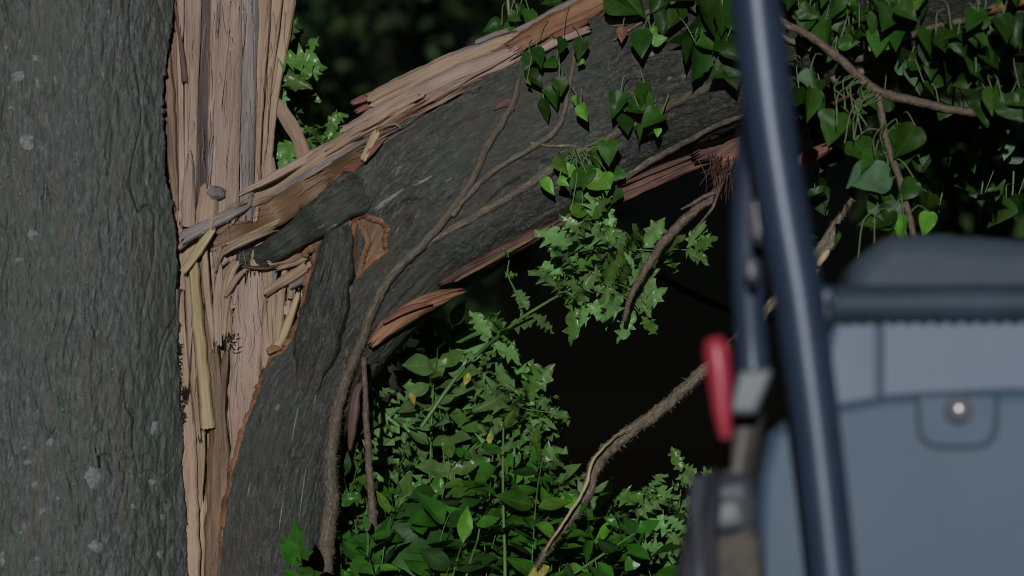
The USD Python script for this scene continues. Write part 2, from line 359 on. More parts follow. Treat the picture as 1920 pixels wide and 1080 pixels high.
# trunk: a bark shell round a core, open where the right half has been torn away
EDGE = np.array([(-300, 318), (-60, 324), (0, 325), (60, 322), (100, 316), (130, 308), (180, 305), (250, 307), (330, 312), (370, 321), (430, 329), (500, 335), (570, 333), (640, 334), (700, 335), (760, 340), (830, 344), (900, 345), (980, 350), (1080, 353), (1300, 362)], float)


def edge_x(py): return np.interp(py, EDGE[:, 0], EDGE[:, 1])


TY, TR, TCX = 0.33, 0.385, W(95, 540, 0.0)[0]


def trunk_grid(zs, th, r_off=0.0, relief=1.0):
    Zg, T = np.meshgrid(zs, th, indexing='ij')
    R = TR + 0.10 * np.exp(-Zg / 0.35) + 0.012 * (1.7 - Zg) * (Zg < 1.7)
    wob = 0.02 * (fbm(np.stack([np.cos(T) * 1.2, np.sin(T) * 1.2, Zg * 0.8], -1), 2, 3) - 0.5)
    s = T * TR
    P3 = np.stack([s * 30, Zg * 5.5, s * 0], -1)
    warp = (fbm(np.stack([s * 9, Zg * 4, s * 0 + 3], -1), 3, 12) - 0.5)
    plate = np.abs(fbm(np.stack([s * 20 + warp * 2.2, Zg * 3.4 + warp, s * 0], -1), 3, 21) - 0.5) * 2
    crack = np.exp(-(plate / 0.055) ** 2) * np.clip(1.8 * fbm(np.stack([s * 12, Zg * 7, s * 0 + 9], -1), 3, 44) - 0.55, 0, 1)
    cross = np.abs(fbm(np.stack([s * 6 + 11, Zg * 13 + warp * 2, s * 0], -1), 3, 27) - 0.5) * 2
    crack2 = np.exp(-(cross / 0.03) ** 2) * np.clip(3 * fbm(np.stack([s * 14, Zg * 14, s * 0 + 4], -1), 2, 47) - 1.6, 0, 1)
    h = 0.008 * (fbm(P3, 4, 8) - 0.5) + 0.007 * (fbm(np.stack([s * 110, Zg * 34, s * 0], -1), 4, 31) - 0.5) - 0.010 * crack - 0.0025 * crack2 + 0.002 * (noise(np.stack([s * 300, Zg * 90, s * 0], -1), 6) - 0.5)
    R = R + wob + r_off + relief * 0.8 * h
    xoff = 0.012 * np.sin(Zg * 1.7)
    return np.stack([TCX + xoff + R * np.sin(T), TY - R * np.cos(T), Zg], -1), np.stack([s, Zg], -1)


zs = np.r_[np.linspace(-0.1, 0.9, 40), np.linspace(0.92, 2.45, 760), np.linspace(2.5, 7.0, 60)]
th = np.r_[np.radians(np.linspace(-200, -32, 60)), np.radians(np.linspace(-31, 66, 300))]
v, uv = trunk_grid(zs, th)
f = grid_faces(len(zs), len(th))
v, uv = v.reshape(-1, 3), uv.reshape(-1, 2)
px, py = proj(v)
tcol = np.tile(th, len(zs))
edge_jit = 5 * (fbm(np.stack([py * 0.03, py * 0 + 1, py * 0], -1), 4, 2) - 0.5) * 2 + 0.8 * (noise(np.stack([py * 0.22, py * 0, py * 0], -1), 3) - .5) * 2
gone = (px > edge_x(py) + edge_jit) & (tcol > 0)
f = f[~gone[f].any(1)]
v, f, uv = compact(v, f, uv)
trunk_v = v
part(TREE, 'trunk', v, f, M['bark'], uv=uv, label='thick upright grey trunk with rough lichen spotted bark')
tn = -vertex_normals(v, f)
if (tn[:, 1] * (v[:, 1] - TY)).mean() < 0: tn = -tn
rim(v, f, tn, 0.004, 0.010, M['wood_redbrown'], TREE, 'inner_bark', seed=4, where=lambda m: (m[:, 2] > 0.5) & (m[:, 2] < 2.9) & (m[:, 0] > TCX))

# limb and lower stem: one tube from the ground up through the bend and away to the right
AX = [(470, 3000, 190, .16), (480, 1800, 135, .13), (470, 1400, 146, .12), (478, 1180, 138, .12), (482, 1080, 133, .12), (491, 950, 131, .115), (506, 850, 129, .115), (536, 750, 123, .11), (585, 672, 115, .11), (641, 588, 124, .10),
      (700, 495, 152, .10), (768, 398, 184, .10), (880, 310, 189, .09), (1012, 236, 186, .07), (1180, 145, 180, .03), (1319, 98, 172, -.05), (1470, 52, 166, -.16), (1650, -6, 158, -.34), (1950, -88, 150, -.68), (2300, -180, 140, -1.05)]
axw = np.array([np.r_[W(a, b, d), r * PX * (1 + d / 6), 0] for a, b, r, d in AX])
q = smooth_path(axw, 0.0021)
s_in = (proj(q[:, :3])[0] < 2000) & (proj(q[:, :3])[1] < 1130)
keep = s_in | (np.arange(len(q)) % 12 == 0)
q = q[keep]
LP, LR = q[:, :3], q[:, 3]
for _ in range(12): LR[1:-1] = (LR[:-2] + LR[1:-1] * 2 + LR[2:]) / 4
Lt = nrm(np.gradient(LP, axis=0)); Lb = nrm(np.cross(Lt, np.cross([0, -1.0, 0], Lt)))   # Lb faces the camera
Ls = np.cross(Lt, Lb)
LS = np.r_[0, np.cumsum(np.linalg.norm(np.diff(LP, axis=0), axis=1))]
phi = np.r_[np.radians(np.linspace(-98, 98, 250)), np.radians(np.linspace(100, 260, 40))]


PHI_T = np.linspace(-np.pi, 1.5 * np.pi, 6000)
ARC_T = np.r_[0, np.cumsum(np.hypot(np.diff(np.sin(PHI_T)), np.diff(np.sign(np.cos(PHI_T)) * np.abs(np.cos(PHI_T)) ** .6 * .74)))]
ARC_T -= np.interp(0, PHI_T, ARC_T)


def limb_grid(off, relief, squash=1.0):
    ph = phi[None, :]
    s = LS[:, None] + 0 * ph; a = np.interp(ph, PHI_T, ARC_T) * 0.165 + 0 * s
    warp = fbm(np.stack([a * 7, s * 4, a * 0 + 3], -1), 3, 62) - 0.5
    plate = np.abs(fbm(np.stack([a * 22 + warp * 2, s * 3.5 + warp, a * 0], -1), 3, 71) - 0.5) * 2
    crack = np.exp(-(plate / 0.05) ** 2) * np.clip(2.4 * fbm(np.stack([a * 8, s * 6, a * 0 + 5], -1), 2, 77) - 1.0, 0, 1)
    cross = np.abs(fbm(np.stack([a * 8 + 11, s * 11 + warp * 2, s * 0], -1), 3, 78) - 0.5) * 2
    crack2 = np.exp(-(cross / 0.03) ** 2) * np.clip(3 * fbm(np.stack([a * 11, s * 11, s * 0 + 4], -1), 2, 79) - 1.6, 0, 1)
    h = 0.009 * (fbm(np.stack([a * 24, s * 2.4, a * 0], -1), 4, 52) - 0.5) + 0.005 * (fbm(np.stack([a * 105, s * 10, a * 0], -1), 4, 55) - 0.5) - 0.009 * crack - 0.006 * crack2 + 0.0024 * (noise(np.stack([a * 240, s * 110, a * 0], -1), 56) - 0.5)
    broad = 0.018 * (fbm(np.stack([np.cos(ph) * 1.3 + 0 * s, np.sin(ph) * 1.3 + 0 * s, s * 2.2], -1), 2, 58) - 0.5)
    R = LR[:, None] + off + relief * h * 0.75 + broad
    sx_, cx_ = np.sin(ph), np.cos(ph)                              # rather flat in front, as a limb split along its length is
    cx_ = np.sign(cx_) * np.abs(cx_) ** .6 * .74
    p = LP[:, None] + R[..., None] * (sx_[..., None] * Ls[:, None] + cx_[..., None] * Lb[:, None])
    return p, np.stack([a, s], -1)


BARK_POLY = [(380, 1500), (402, 1130), (410, 1080), (417, 1010), (425, 950), (434, 890), (445, 850), (462, 795), (480, 745), (494, 700), (508, 668), (528, 662), (545, 640), (560, 600), (574, 555), (584, 505), (592, 468), (606, 440), (614, 424), (640, 412), (664, 418), (680, 430),
             (684, 455), (676, 490), (668, 520), (690, 498), (712, 484), (727, 470), (722, 446), (731, 428), (712, 410), (690, 404), (676, 398), (655, 402), (640, 404), (622, 430), (600, 447), (560, 472), (540, 480), (560, 412), (590, 390), (620, 355), (665, 310), (700, 276), (722, 244), (760, 222), (830, 186), (900, 146), (960, 110), (1000, 90), (1060, 62), (1110, 36), (1200, -12), (1500, -200), (2500, -500), (2500, 1500)]
v, uv = limb_grid(0.0, 1.0)
nr, nc = v.shape[:2]
f = grid_faces(nr, nc, wrap=True)
v, uv = v.reshape(-1, 3), uv.reshape(-1, 2)
px, py = proj(v)
jx = 7 * (fbm(np.stack([px * 0.035, py * 0.035, px * 0], -1), 4, 91) - 0.5); jy = 7 * (fbm(np.stack([px * 0.035, py * 0.035, px * 0 + 7], -1), 4, 92) - 0.5)
front = np.tile(np.abs(phi) < np.radians(97), nr)
gone = front & ~inside(px + jx, py + jy, BARK_POLY)
f = f[~gone[f].any(1)]
v, f, uv = compact(v, f, uv)
limb_v = v
part(TREE, 'limb', v, f, M['bark_limb'], uv=uv, label='fallen limb, bent over at the split, with streaked grey bark')
ln = vertex_normals(v, f)
near = LP[cKDTree(LP).query(v)[1]]
if ((v - near) * ln).sum(1).mean() < 0: ln = -ln
rim(v, f, ln, 0.012, 0.009, M['wood_orange'], TREE, 'inner_bark', label='orange torn edge of inner bark along the open split', seed=8,
    where=lambda m: (proj(m)[0] < 1250) & (proj(m)[1] < 1300) & (m[:, 1] < 0.12))
# bark patches look-up of what stands in front
RS = 3


def raster(pts):
    g_ = np.full((1500 // RS, 2400 // RS), np.inf)
    x, y = proj(pts); i, j = ((y + 200) / RS).astype(int), ((x + 200) / RS).astype(int)
    k = (i >= 0) & (j >= 0) & (i < g_.shape[0]) & (j < g_.shape[1])
    np.minimum.at(g_, (i[k], j[k]), pts[k, 1])
    return g_


def filled(g_):
    from scipy.ndimage import minimum_filter, distance_transform_edt
    m = minimum_filter(g_, 3)
    g_ = np.where(np.isfinite(g_), g_, m)
    idx = distance_transform_edt(~np.isfinite(g_), return_distances=False, return_indices=True)
    from scipy.ndimage import gaussian_filter
    return gaussian_filter(g_[tuple(idx)], 1.2)


BARKMAP = filled(raster(np.vstack([limb_v])))
TRUNKMAP = filled(raster(trunk_v))


def look(g_, px, py):
    i = np.clip(((np.asarray(py, float) + 200) / RS).astype(int), 0, g_.shape[0] - 1); j = np.clip(((np.asarray(px, float) + 200) / RS).astype(int), 0, g_.shape[1] - 1)
    return g_[i, j]


# wood under the bark: the limb's core and the broken face of the trunk
vc, uvc = limb_grid(-0.016, 0.6)
vc, uvc = vc[::3, ::3], uvc[::3, ::3]
fc = grid_faces(vc.shape[0], vc.shape[1], wrap=True)
cpx, cpy = proj(vc.reshape(-1, 3))
open_ = (cpy > 470) & (cpx < np.interp(cpy, [470, 560, 640, 668, 750, 850, 950, 1080, 1400], [594, 574, 546, 510, 480, 446, 426, 411, 388]) - 1)
fc = fc[~open_[fc].any(1)]
ce = vc[-1]; nce = len(ce); cc_ = ce.mean(0)
ej = Lt[-1] * (.05 * (fbm(ce * 14, 3, 6) - .4))[:, None]
part(TREE, 'limb_end', np.vstack([ce + Lt[-1] * .004, (ce + cc_) / 2 + ej, cc_[None]]), np.vstack([grid_faces(2, nce, wrap=True), np.stack([nce + np.arange(nce), nce + (np.arange(nce) + 1) % nce, np.full(nce, 2 * nce)], 1)]), M['wood_tan'], uv=np.vstack([ce[:, [1, 2]], ce[:, [1, 2]] * .6, cc_[None][:, [1, 2]]]), label='broken outer end of the limb')
part(TREE, 'limb_core', vc.reshape(-1, 3), fc, M['wood_brown'], uv=uvc.reshape(-1, 2))
FR = np.array([(-420, 590), (-60, 556), (0, 548), (80, 530), (130, 520), (230, 508), (320, 500), (370, 490), (420, 500), (470, 600), (560, 625), (640, 600), (750, 560), (850, 520), (950, 490), (1080, 470), (1400, 470), (2900, 480)], float)
pys = np.r_[np.linspace(-420, -60, 30), np.linspace(-56, 1130, 420), np.linspace(1180, 2900, 20)]
us = np.linspace(0, 1, 90)
PYg, U = np.meshgrid(pys, us, indexing='ij')
top_jag = 260 * fbm(np.stack([U * 14, U * 0, U * 0], -1), 3, 4)
PYg = np.where(PYg < -60, -60 + (PYg + 60) * (0.35 + 0.9 * top_jag / 260), PYg)
XL, XR = edge_x(PYg) - 26, np.interp(PYg, FR[:, 0], FR[:, 1])
PXg = XL + U * (XR - XL)
flute = 0.022 * (fbm(np.stack([PXg * 0.045 - PYg * .003, PYg * 0.0012, PXg * 0], -1), 4, 17) - 0.5) + 0.006 * (fbm(np.stack([PXg * 0.25, PYg * 0.004, PXg * 0], -1), 2, 18) - 0.5)
Yf = 0.055 + flute + 0.06 * U ** 6
fv_ = W(PXg, PYg, Yf); bv_ = W(XL + 10 + U * (XR - XL - 14), PYg, 0.33 + 0 * U)
n0, m0 = fv_.shape[:2]
vv = np.concatenate([fv_, bv_[:, ::-1]], 1)
uvw = np.concatenate([np.stack([PXg * PX, PYg * PX], -1), np.stack([PXg * PX + 1, PYg * PX], -1)[:, ::-1]], 1)
heart_v = fv_.reshape(-1, 3)
part(TREE, 'heartwood', vv.reshape(-1, 3), grid_faces(n0, 2 * m0, wrap=True), M['wood_tan'], uv=uvw.reshape(-1, 2), label='broken face of splintered heartwood')
COREMAP = filled(raster(np.vstack([vc.reshape(-1, 3)[np.tile(np.abs(phi[::3]) < 1.75, vc.shape[0]) & ~open_], heart_v])))
HEARTMAP = filled(raster(heart_v))


def splinter(pts, wpx, thick, m, layer=1, seed=0, ends=(10, 10), cols=11, name='splinter', base=None, lift=0.0, label=None, taper=(1, 1), flat=0.5, groove=0.35, parent=None, curve=0.0, rounded=0, rough=0.0, sidej=.22):
    """A torn strip of wood along a path of the photograph, lying `layer` steps in front of the wood behind it; its ends fray fibre by fibre."""
    rng = np.random.RandomState(seed + 1000)
    pts = np.array([tuple(p) + (0.0,) * (3 - len(p)) for p in pts], float)
    pa = smooth_path(pts, 7.0)
    n = max(len(pa), 6)
    tt = np.linspace(0, 1, len(pa))
    g_ = COREMAP if base is None else base
    if isinstance(g_, (float, int)): yb = np.full(len(pa), float(g_))
    else:
        yb = look(g_, pa[:, 0], pa[:, 1])
        k = max(1, len(pa) // 12)
        yb = np.convolve(np.pad(yb, k, 'edge'), np.ones(2 * k + 1) / (2 * k + 1), 'valid')
    yb = yb - 0.004 - 0.007 * layer - lift + pa[:, 2]
    w = np.interp(tt, np.linspace(0, 1, len(np.atleast_1d(wpx))), np.atleast_1d(wpx).astype(float))
    lenpx = np.r_[0, np.cumsum(np.hypot(*np.diff(pa[:, :2], axis=0).T))]
    L = lenpx[-1]
    u = np.linspace(-1, 1, cols)
    j0 = ends[0] * np.abs(rng.randn(cols)) * np.linspace(1, 1, cols); j1 = ends[1] * np.abs(rng.randn(cols))
    if rounded: j0 = j0 + rounded * (1 - np.sqrt(1 - np.clip(np.abs(u) * .98, 0, 1) ** 2))
    rows = np.linspace(0, 1, n)
    V = (j0[None] + rows[:, None] * np.maximum(L - j0 - j1, L * 0.2)[None])            # where along, per fibre
    X = np.interp(V, lenpx, pa[:, 0]); Yp = np.interp(V, lenpx, pa[:, 1]); D = np.interp(V, lenpx, yb); Wd = np.interp(V, lenpx, w)
    dx = np.gradient(pa[:, 0]); dy = np.gradient(pa[:, 1]); ll = np.hypot(dx, dy) + 1e-9
    NX = np.interp(V, lenpx, -dy / ll); NY = np.interp(V, lenpx, dx / ll)
    T = V / L
    tp = np.minimum(1, np.minimum((T * L + 3) / (taper[0] * 40 + 1e-6) if taper[0] > 1 else 1, ((1 - T) * L + 3) / (taper[1] * 40 + 1e-6) if taper[1] > 1 else 1))
    side = 1 + sidej * (fbm(np.stack([V * 0.03, (u > 0)[None] * 9.0 + 0 * V, V * 0 + seed], -1), 3, seed) - 0.5) * 2
    off = u[None] * Wd / 2 * side * tp
    gr = groove * (fbm(np.stack([u[None] * Wd * 0.13 + seed * 3.1, V * 0.0045, V * 0], -1), 3, seed + 5) - 0.5) * 2
    prof = (1 - np.abs(u[None]) ** (2 + 4 * flat)) ** 0.6
    h = thick * (prof * (0.75 + gr)) + thick * 0.12 * (fbm(np.stack([u[None] * Wd * 0.4 + seed, V * 0.02, V * 0], -1), 2, seed + 9) - 0.5)
    if rough: h = h + rough * (fbm(np.stack([u[None] * Wd * 0.07 + seed, V * 0.018, V * 0], -1), 5, seed + 3) - 0.5)
    F = W(X + NX * off, Yp + NY * off, D - h + curve * u[None] ** 2)
    Bk = W(X + NX * off * 0.9, Yp + NY * off * 0.9, D + thick * 0.25 + curve * u[None] ** 2)
    uvf = np.stack([off * PX + seed * 0.37, V * PX + seed * 0.11], -1)
    N, C = F.shape[:2]
    fr = grid_faces(N, C)
    fb = fr[:, ::-1] + N * C
    idx = np.arange(N * C).reshape(N, C)
    loop = np.r_[idx[0], idx[1:, -1], idx[-1, -2::-1], idx[-2:0:-1, 0]]
    allv = [F.reshape(-1, 3), Bk.reshape(-1, 3), F.reshape(-1, 3)[loop], Bk.reshape(-1, 3)[loop]]
    k0 = 2 * N * C; k = len(loop); a = np.arange(k); b = (a + 1) % k
    fs = tri(np.stack([k0 + a, k0 + k + a, k0 + k + b, k0 + b], 1))
    uva = np.vstack([uvf.reshape(-1, 2), uvf.reshape(-1, 2), uvf.reshape(-1, 2)[loop], uvf.reshape(-1, 2)[loop] + .004])
    return part(parent or TREE, name, np.vstack(allv), np.vstack([fr, fb, fs]), m, uv=uva, label=label)


K = [0]


def sp(pts, w, th_, m, layer=1, **k):
    K[0] += 1
    return splinter(pts, w, th_, M[m], layer, seed=K[0] * 7, **k)


# -- upright broken column
T_ = [318, 330, 343, 352, 374, 397, 410, 447, 481, 506, 529, 553]
B_ = [322, 336, 345, 352, 367, 391, 409, 444, 473, 487, 498, 511]
MT = ['wood_brown', 'wood_pink', 'wood_pink', 'wood_pink', 'wood_dark', 'wood_pink', 'wood_pink', 'wood_grey', 'wood_tan', 'wood_tan', 'wood_tan']
LY = [0.2, 0.6, 0.4, 1.4, -0.4, 0.8, 1.8, 1.2, 1.5, 1.0, 1.3]
for i, m in enumerate(MT):
    a, b = (T_[i] + T_[i + 1]) / 2, (B_[i] + B_[i + 1]) / 2
    w0, w1 = T_[i + 1] - T_[i], B_[i + 1] - B_[i]
    top = -130 - 60 * ((i * 37) % 5)
    bow = [-1, 0, 2, 0, -2, -1, 1, 0, -1, -4, -9][i]
    sp([(a + (a - b) * 0.3, top), (a, -20), (a * .55 + b * .45 + bow, 160), (b + bow * .3, 320), (b - 3, 420)], [w0 * 1.4, w0 * 1.32, w1 * 1.3, w1 * 1.25], 0.006 + 0.003 * (i % 3), m, LY[i], base=HEARTMAP, ends=(20, 8), cols=15, flat=1.4, groove=0.22, sidej=.08)
rng = np.random.RandomState(5)
for k in range(11):                                                # thin fibres lifted on the column
    x0 = rng.uniform(355, 535); y0 = rng.uniform(-60, 240); L = rng.uniform(60, 240); t = np.clip((x0 - 340) / 200, 0, 1)
    sp([(x0, y0), (x0 - L * 0.09 * t, y0 + L * .5), (x0 - L * 0.19 * t, min(y0 + L, 400))], [3, rng.uniform(4, 8), 3], 0.004, ['wood_pink', 'wood_tan', 'wood_grey', 'wood_pink'][k % 4], 2.6, base=HEARTMAP, ends=(12, 12), cols=5, taper=(2, 2))
sp([(308, 40), (312, 100), (318, 200), (323, 300), (331, 400)], [8, 20, 26, 20, 10], 0.008, 'wood_brown', 1.6, base=HEARTMAP, ends=(16, 10))
sp([(322, -30), (333, 40), (341, 100), (347, 158)], [6, 7, 9, 14], 0.005, 'wood_redbrown', 3.2, base=HEARTMAP, ends=(4, 5), label='red sliver of inner bark at the trunk edge')
sp([(340, -30), (340, 30), (341, 78)], [16, 14, 7], 0.007, 'wood_pink', 3.0, base=HEARTMAP, ends=(4, 14))
sp([(355, 278), (355, 340), (353, 430)], [8, 24, 32], 0.012, 'wood_pink', 2.6, base=HEARTMAP, ends=(16, 4))
sp([(399, 345), (392, 380), (385, 440)], [40, 42, 38], 0.016, 'wood_tan', 2.9, base=HEARTMAP, ends=(5, 5))
kn = trimesh.creation.icosphere(4, 1.0); kv = kn.vertices; kv = kv * (1 + .5 * (fbm(kv * 2.2, 4, 3) - .5))[:, None]
part(TREE, 'knot', kv * np.array([.017, .014, .014]) + W(405, 362, float(look(HEARTMAP, 405, 362)) - .04), kn.faces, M['wood_grey'], uv=kv[:, [0, 2]] * .05, label='grey knot at the foot of the broken column')
sp([(504, 285), (506, 320), (503, 350)], [16, 22, 26], 0.010, 'wood_tan', 2.2, base=HEARTMAP, ends=(6, 3))
sp([(509, 176), (524, 200), (543, 232), (562, 268), (574, 300)], [12, 24, 27, 27, 25], 0.007, 'wood_tan', 0, base=0.11, ends=(5, 3), label='bent brown strip springing from the column to the limb')
# -- torn top of the limb
sp([(330, 470), (380, 425), (480, 372), (570, 318), (655, 262), (740, 208), (800, 178)], [12, 24, 30, 33, 36, 32, 20], 0.020, 'wood_tan', 1.6, ends=(8, 20), cols=15)
sp([(430, 372), (500, 338), (600, 284), (668, 246)], [10, 16, 20, 12], 0.016, 'wood_pink', 0.3, base=0.06, ends=(10, 16))
sp([(337, 450), (380, 426), (430, 402), (472, 380)], [22, 24, 22, 14], 0.016, 'wood_grey', 3.4, ends=(5, 14), label='weathered grey strip across the foot of the column')
sp([(378, 428), (470, 384), (560, 338), (640, 290), (700, 254)], [12, 14, 15, 14, 8], 0.010, 'wood_grey', 3.0, ends=(8, 14))
sp([(388, 462), (460, 424), (540, 382), (620, 330), (700, 274)], [40, 54, 56, 48, 26], 0.012, 'wood_brown', 1.0, ends=(8, 10), cols=17, label='brown rotten trough along the torn limb')
sp([(420, 462), (480, 436), (546, 402)], [9, 13, 9], 0.009, 'wood_pale', 2.4, ends=(6, 8))
sp([(562, 394), (610, 358), (660, 318), (700, 280), (733, 240)], [18, 20, 18, 16, 13], 0.012, 'wood_red', 1, base=BARKMAP, lift=0.012, ends=(5, 8), label='red rim of inner bark above the limb')
sp([(680, 303), (692, 277), (709, 243)], [13, 15, 16], 0.008, 'wood_pale', 4.2, ends=(4, 5), label='pale splinter standing on the rim')
sp([(716, 238), (740, 232), (752, 241)], [4, 4, 3], 0.003, 'wood_grey', 4, ends=(1, 1), cols=4)
sp([(342, 512), (368, 474), (402, 428)], [15, 19, 14], 0.010, 'wood_pale', 6.0, base=HEARTMAP, ends=(4, 5), label='pale diagonal splinter beside the trunk')
sp([(640, 258), (740, 204), (850, 150), (980, 96)], [36, 44, 46, 34], 0.020, 'wood_pink', 1.4, ends=(10, 12), cols=15)
sp([(690, 196), (760, 160), (850, 116), (930, 86), (986, 70)], [34, 40, 36, 34, 26], 0.030, 'wood_tan', 3.2, base=0.05, ends=(5, 10), cols=15, label='loose plank of torn wood on top of the limb')
sp([(700, 178), (780, 138), (880, 94), (960, 70)], [9, 12, 12, 10], 0.012, 'wood_grey', 4.4, base=0.05, ends=(5, 6))
sp([(656, 196), (680, 186), (700, 178)], [12, 15, 16], 0.012, 'wood_red', 2.5, base=0.06, ends=(5, 4))
sp([(664, 212), (684, 202), (704, 196)], [10, 13, 13], 0.012, 'wood_red', 2.2, base=0.05, ends=(6, 3))
sp([(812, 116), (850, 100)], [5, 7], 0.006, 'wood_pale', 4, base=0.05, ends=(4, 4), cols=6)
sp([(890, 82), (925, 66), (955, 56)], [10, 12, 10], 0.008, 'wood_grey', 4.6, base=0.05, ends=(5, 4))
sp([(950, 96), (1020, 58), (1100, 18), (1180, -22)], [26, 40, 44, 36], 0.024, 'wood_orange', 2.2, ends=(8, 6), cols=13)
sp([(960, 62), (1030, 28), (1110, -14)], [10, 16, 16], 0.014, 'wood_grey', 2.6, base=0.05, ends=(6, 6))
sp([(1000, 104), (1050, 74), (1110, 52)], [14, 20, 14], 0.012, 'wood_pink', 2.6, ends=(6, 6))
sp([(1036, 70), (1070, 54), (1104, 38)], [12, 17, 12], 0.012, 'wood_red', 3.8, ends=(4, 4))
sp([(925, 207), (938, 196), (958, 190), (960, 208)], [4, 14, 20, 10], 0.003, 'wood_redbrown', 0, base=BARKMAP, ends=(3, 3), label='small red brown chip stuck on the bark')
for k in range(16):
    t = rng.rand(); x0 = 400 + 560 * t; y0 = 440 - 330 * t + rng.uniform(-34, 8); L = rng.uniform(40, 150)
    sp([(x0, y0), (x0 + L * .5, y0 - L * .27), (x0 + L, y0 - L * .54)], [2.5, rng.uniform(4, 8), 2.5], 0.005, ['wood_pink', 'wood_tan', 'wood_grey', 'wood_brown'][k % 4], 3.6, ends=(10, 14), cols=5, taper=(2, 2))
# -- lower open face
sp([(372, 455), (380, 520), (392, 600), (402, 700), (408, 800), (404, 1000), (398, 1120)], [18, 24, 26, 30, 38, 42, 40], 0.012, 'wood_brown', 1.2, base=HEARTMAP, cols=15, label='dark brown strip down the open face')
sp([(338, 540), (340, 640), (346, 760), (352, 880), (360, 1000), (366, 1130)], [16, 22, 34, 38, 30, 22], 0.010, 'wood_tan', 1.6, base=HEARTMAP, cols=13, flat=1, groove=.25)
sp([(350, 500), (356, 600), (362, 700), (374, 830)], [12, 14, 14, 8], 0.010, 'wood_tan', 1.9, base=HEARTMAP)
sp([(362, 478), (368, 560), (376, 650), (384, 730), (391, 805)], [18, 23, 24, 25, 27], 0.015, 'wood_pale', 3.9, base=HEARTMAP, ends=(8, 2), cols=13, label='long pale yellow splinter hanging in the split')
sp([(381, 800), (382, 860), (377, 940)], [7, 6, 3], 0.006, 'wood_pale', 2.5, base=HEARTMAP, cols=5)
sp([(384, 462), (388, 540), (396, 610), (404, 662)], [10, 15, 14, 12], 0.010, 'wood_tan', 3.0, base=HEARTMAP, ends=(8, 14))
sp([(398, 470), (412, 500), (408, 560), (410, 650)], [8, 15, 18, 16], 0.012, 'wood_pink', 3.4, base=HEARTMAP, ends=(6, 12))
sp([(420, 460), (408, 486), (402, 512)], [16, 20, 10], 0.014, 'wood_tan', 4.2, base=HEARTMAP, ends=(5, 8))
sp([(446, 486), (432, 510), (424, 548), (418, 640)], [18, 20, 16, 12], 0.012, 'wood_tan', 3.8, base=HEARTMAP, ends=(5, 12))
sp([(462, 504), (446, 520), (430, 545), (420, 560)], [8, 12, 12, 5], 0.010, 'wood_tan', 4.6, base=HEARTMAP, ends=(4, 4))
sp([(400, 466), (408, 484), (414, 498)], [6, 8, 4], 0.006, 'wood_tan', 4.8, base=HEARTMAP, cols=6)
sp([(426, 555), (428, 620), (430, 660)], [16, 18, 8], 0.010, 'wood_tan', 2.4, base=HEARTMAP, ends=(8, 14))
sp([(434, 590), (426, 660), (414, 760), (420, 900), (400, 1060)], [10, 18, 22, 20, 16], 0.010, 'wood_brown', 1.6, base=HEARTMAP)
sp([(470, 505), (468, 560), (464, 640), (458, 740), (448, 830), (434, 890)], [44, 58, 62, 58, 38, 12], 0.012, 'wood_pink', 2.3, base=HEARTMAP, ends=(9, 12), cols=19, flat=1, groove=.25, label='broad pale pink plate of split wood')
sp([(502, 500), (504, 570), (500, 650), (494, 700)], [28, 32, 30, 8], 0.012, 'wood_tan', 2.0, base=HEARTMAP, ends=(8, 14), flat=1)
sp([(526, 540), (522, 600), (516, 650)], [20, 20, 12], 0.012, 'wood_tan', 2.4, base=HEARTMAP, ends=(6, 8))
sp([(514, 500), (512, 520), (508, 556)], [14, 14, 8], 0.010, 'wood_grey', 2.8, base=HEARTMAP)
sp([(534, 490), (533, 520), (530, 560)], [12, 13, 8], 0.010, 'wood_tan', 2.4, base=HEARTMAP)
sp([(561, 545), (548, 585), (534, 622), (517, 655)], [10, 16, 20, 20], 0.012, 'wood_pale', 3.4, base=HEARTMAP, ends=(8, 3), label='short pale splinter against the torn bark')
for x, y0, y1, w, m in [(548, 490, 560, 7, 'wood_grey'), (556, 498, 556, 6, 'wood_grey'), (564, 500, 548, 7, 'wood_grey'), (572, 470, 520, 8, 'wood_tan')]:
    sp([(x, y0), (x - 2, (y0 + y1) / 2), (x - 5, y1)], [w, w, w * .6], 0.008, m, 2.0, base=HEARTMAP, cols=6)
sp([(492, 552), (530, 528), (578, 498)], [16, 21, 20], 0.014, 'wood_tan', 4.8, base=HEARTMAP, ends=(5, 4), label='board of torn wood lying across the split')
sp([(540, 540), (575, 520)], [12, 14], 0.010, 'wood_grey', 4.0, base=HEARTMAP, ends=(4, 3), cols=7)
sp([(500, 492), (548, 474), (590, 446), (618, 420)], [20, 34, 40, 24], 0.016, 'wood_tan', 5.4, base=HEARTMAP, ends=(7, 5), cols=15, label='flake of cross grained wood below the bark flap')
sp([(510, 506), (556, 490), (596, 466)], [10, 14, 14], 0.010, 'wood_tan', 5.0, base=HEARTMAP, ends=(8, 4))
sp([(405, 480), (450, 455), (520, 428)], [12, 18, 10], 0.010, 'wood_tan', 4.2, base=HEARTMAP, ends=(6, 8))
sp([(436, 870), (430, 910), (424, 955)], [10, 15, 4], 0.008, 'wood_pale', 2.2, base=HEARTMAP, cols=7)
sp([(444, 868), (434, 876), (426, 886)], [8, 12, 8], 0.010, 'wood_redbrown', 3.0, base=HEARTMAP, ends=(2, 3), cols=7)
sp([(500, 664), (508, 656), (526, 652)], [12, 16, 10], 0.012, 'wood_orange', 4.4, base=HEARTMAP, ends=(3, 3), cols=7)
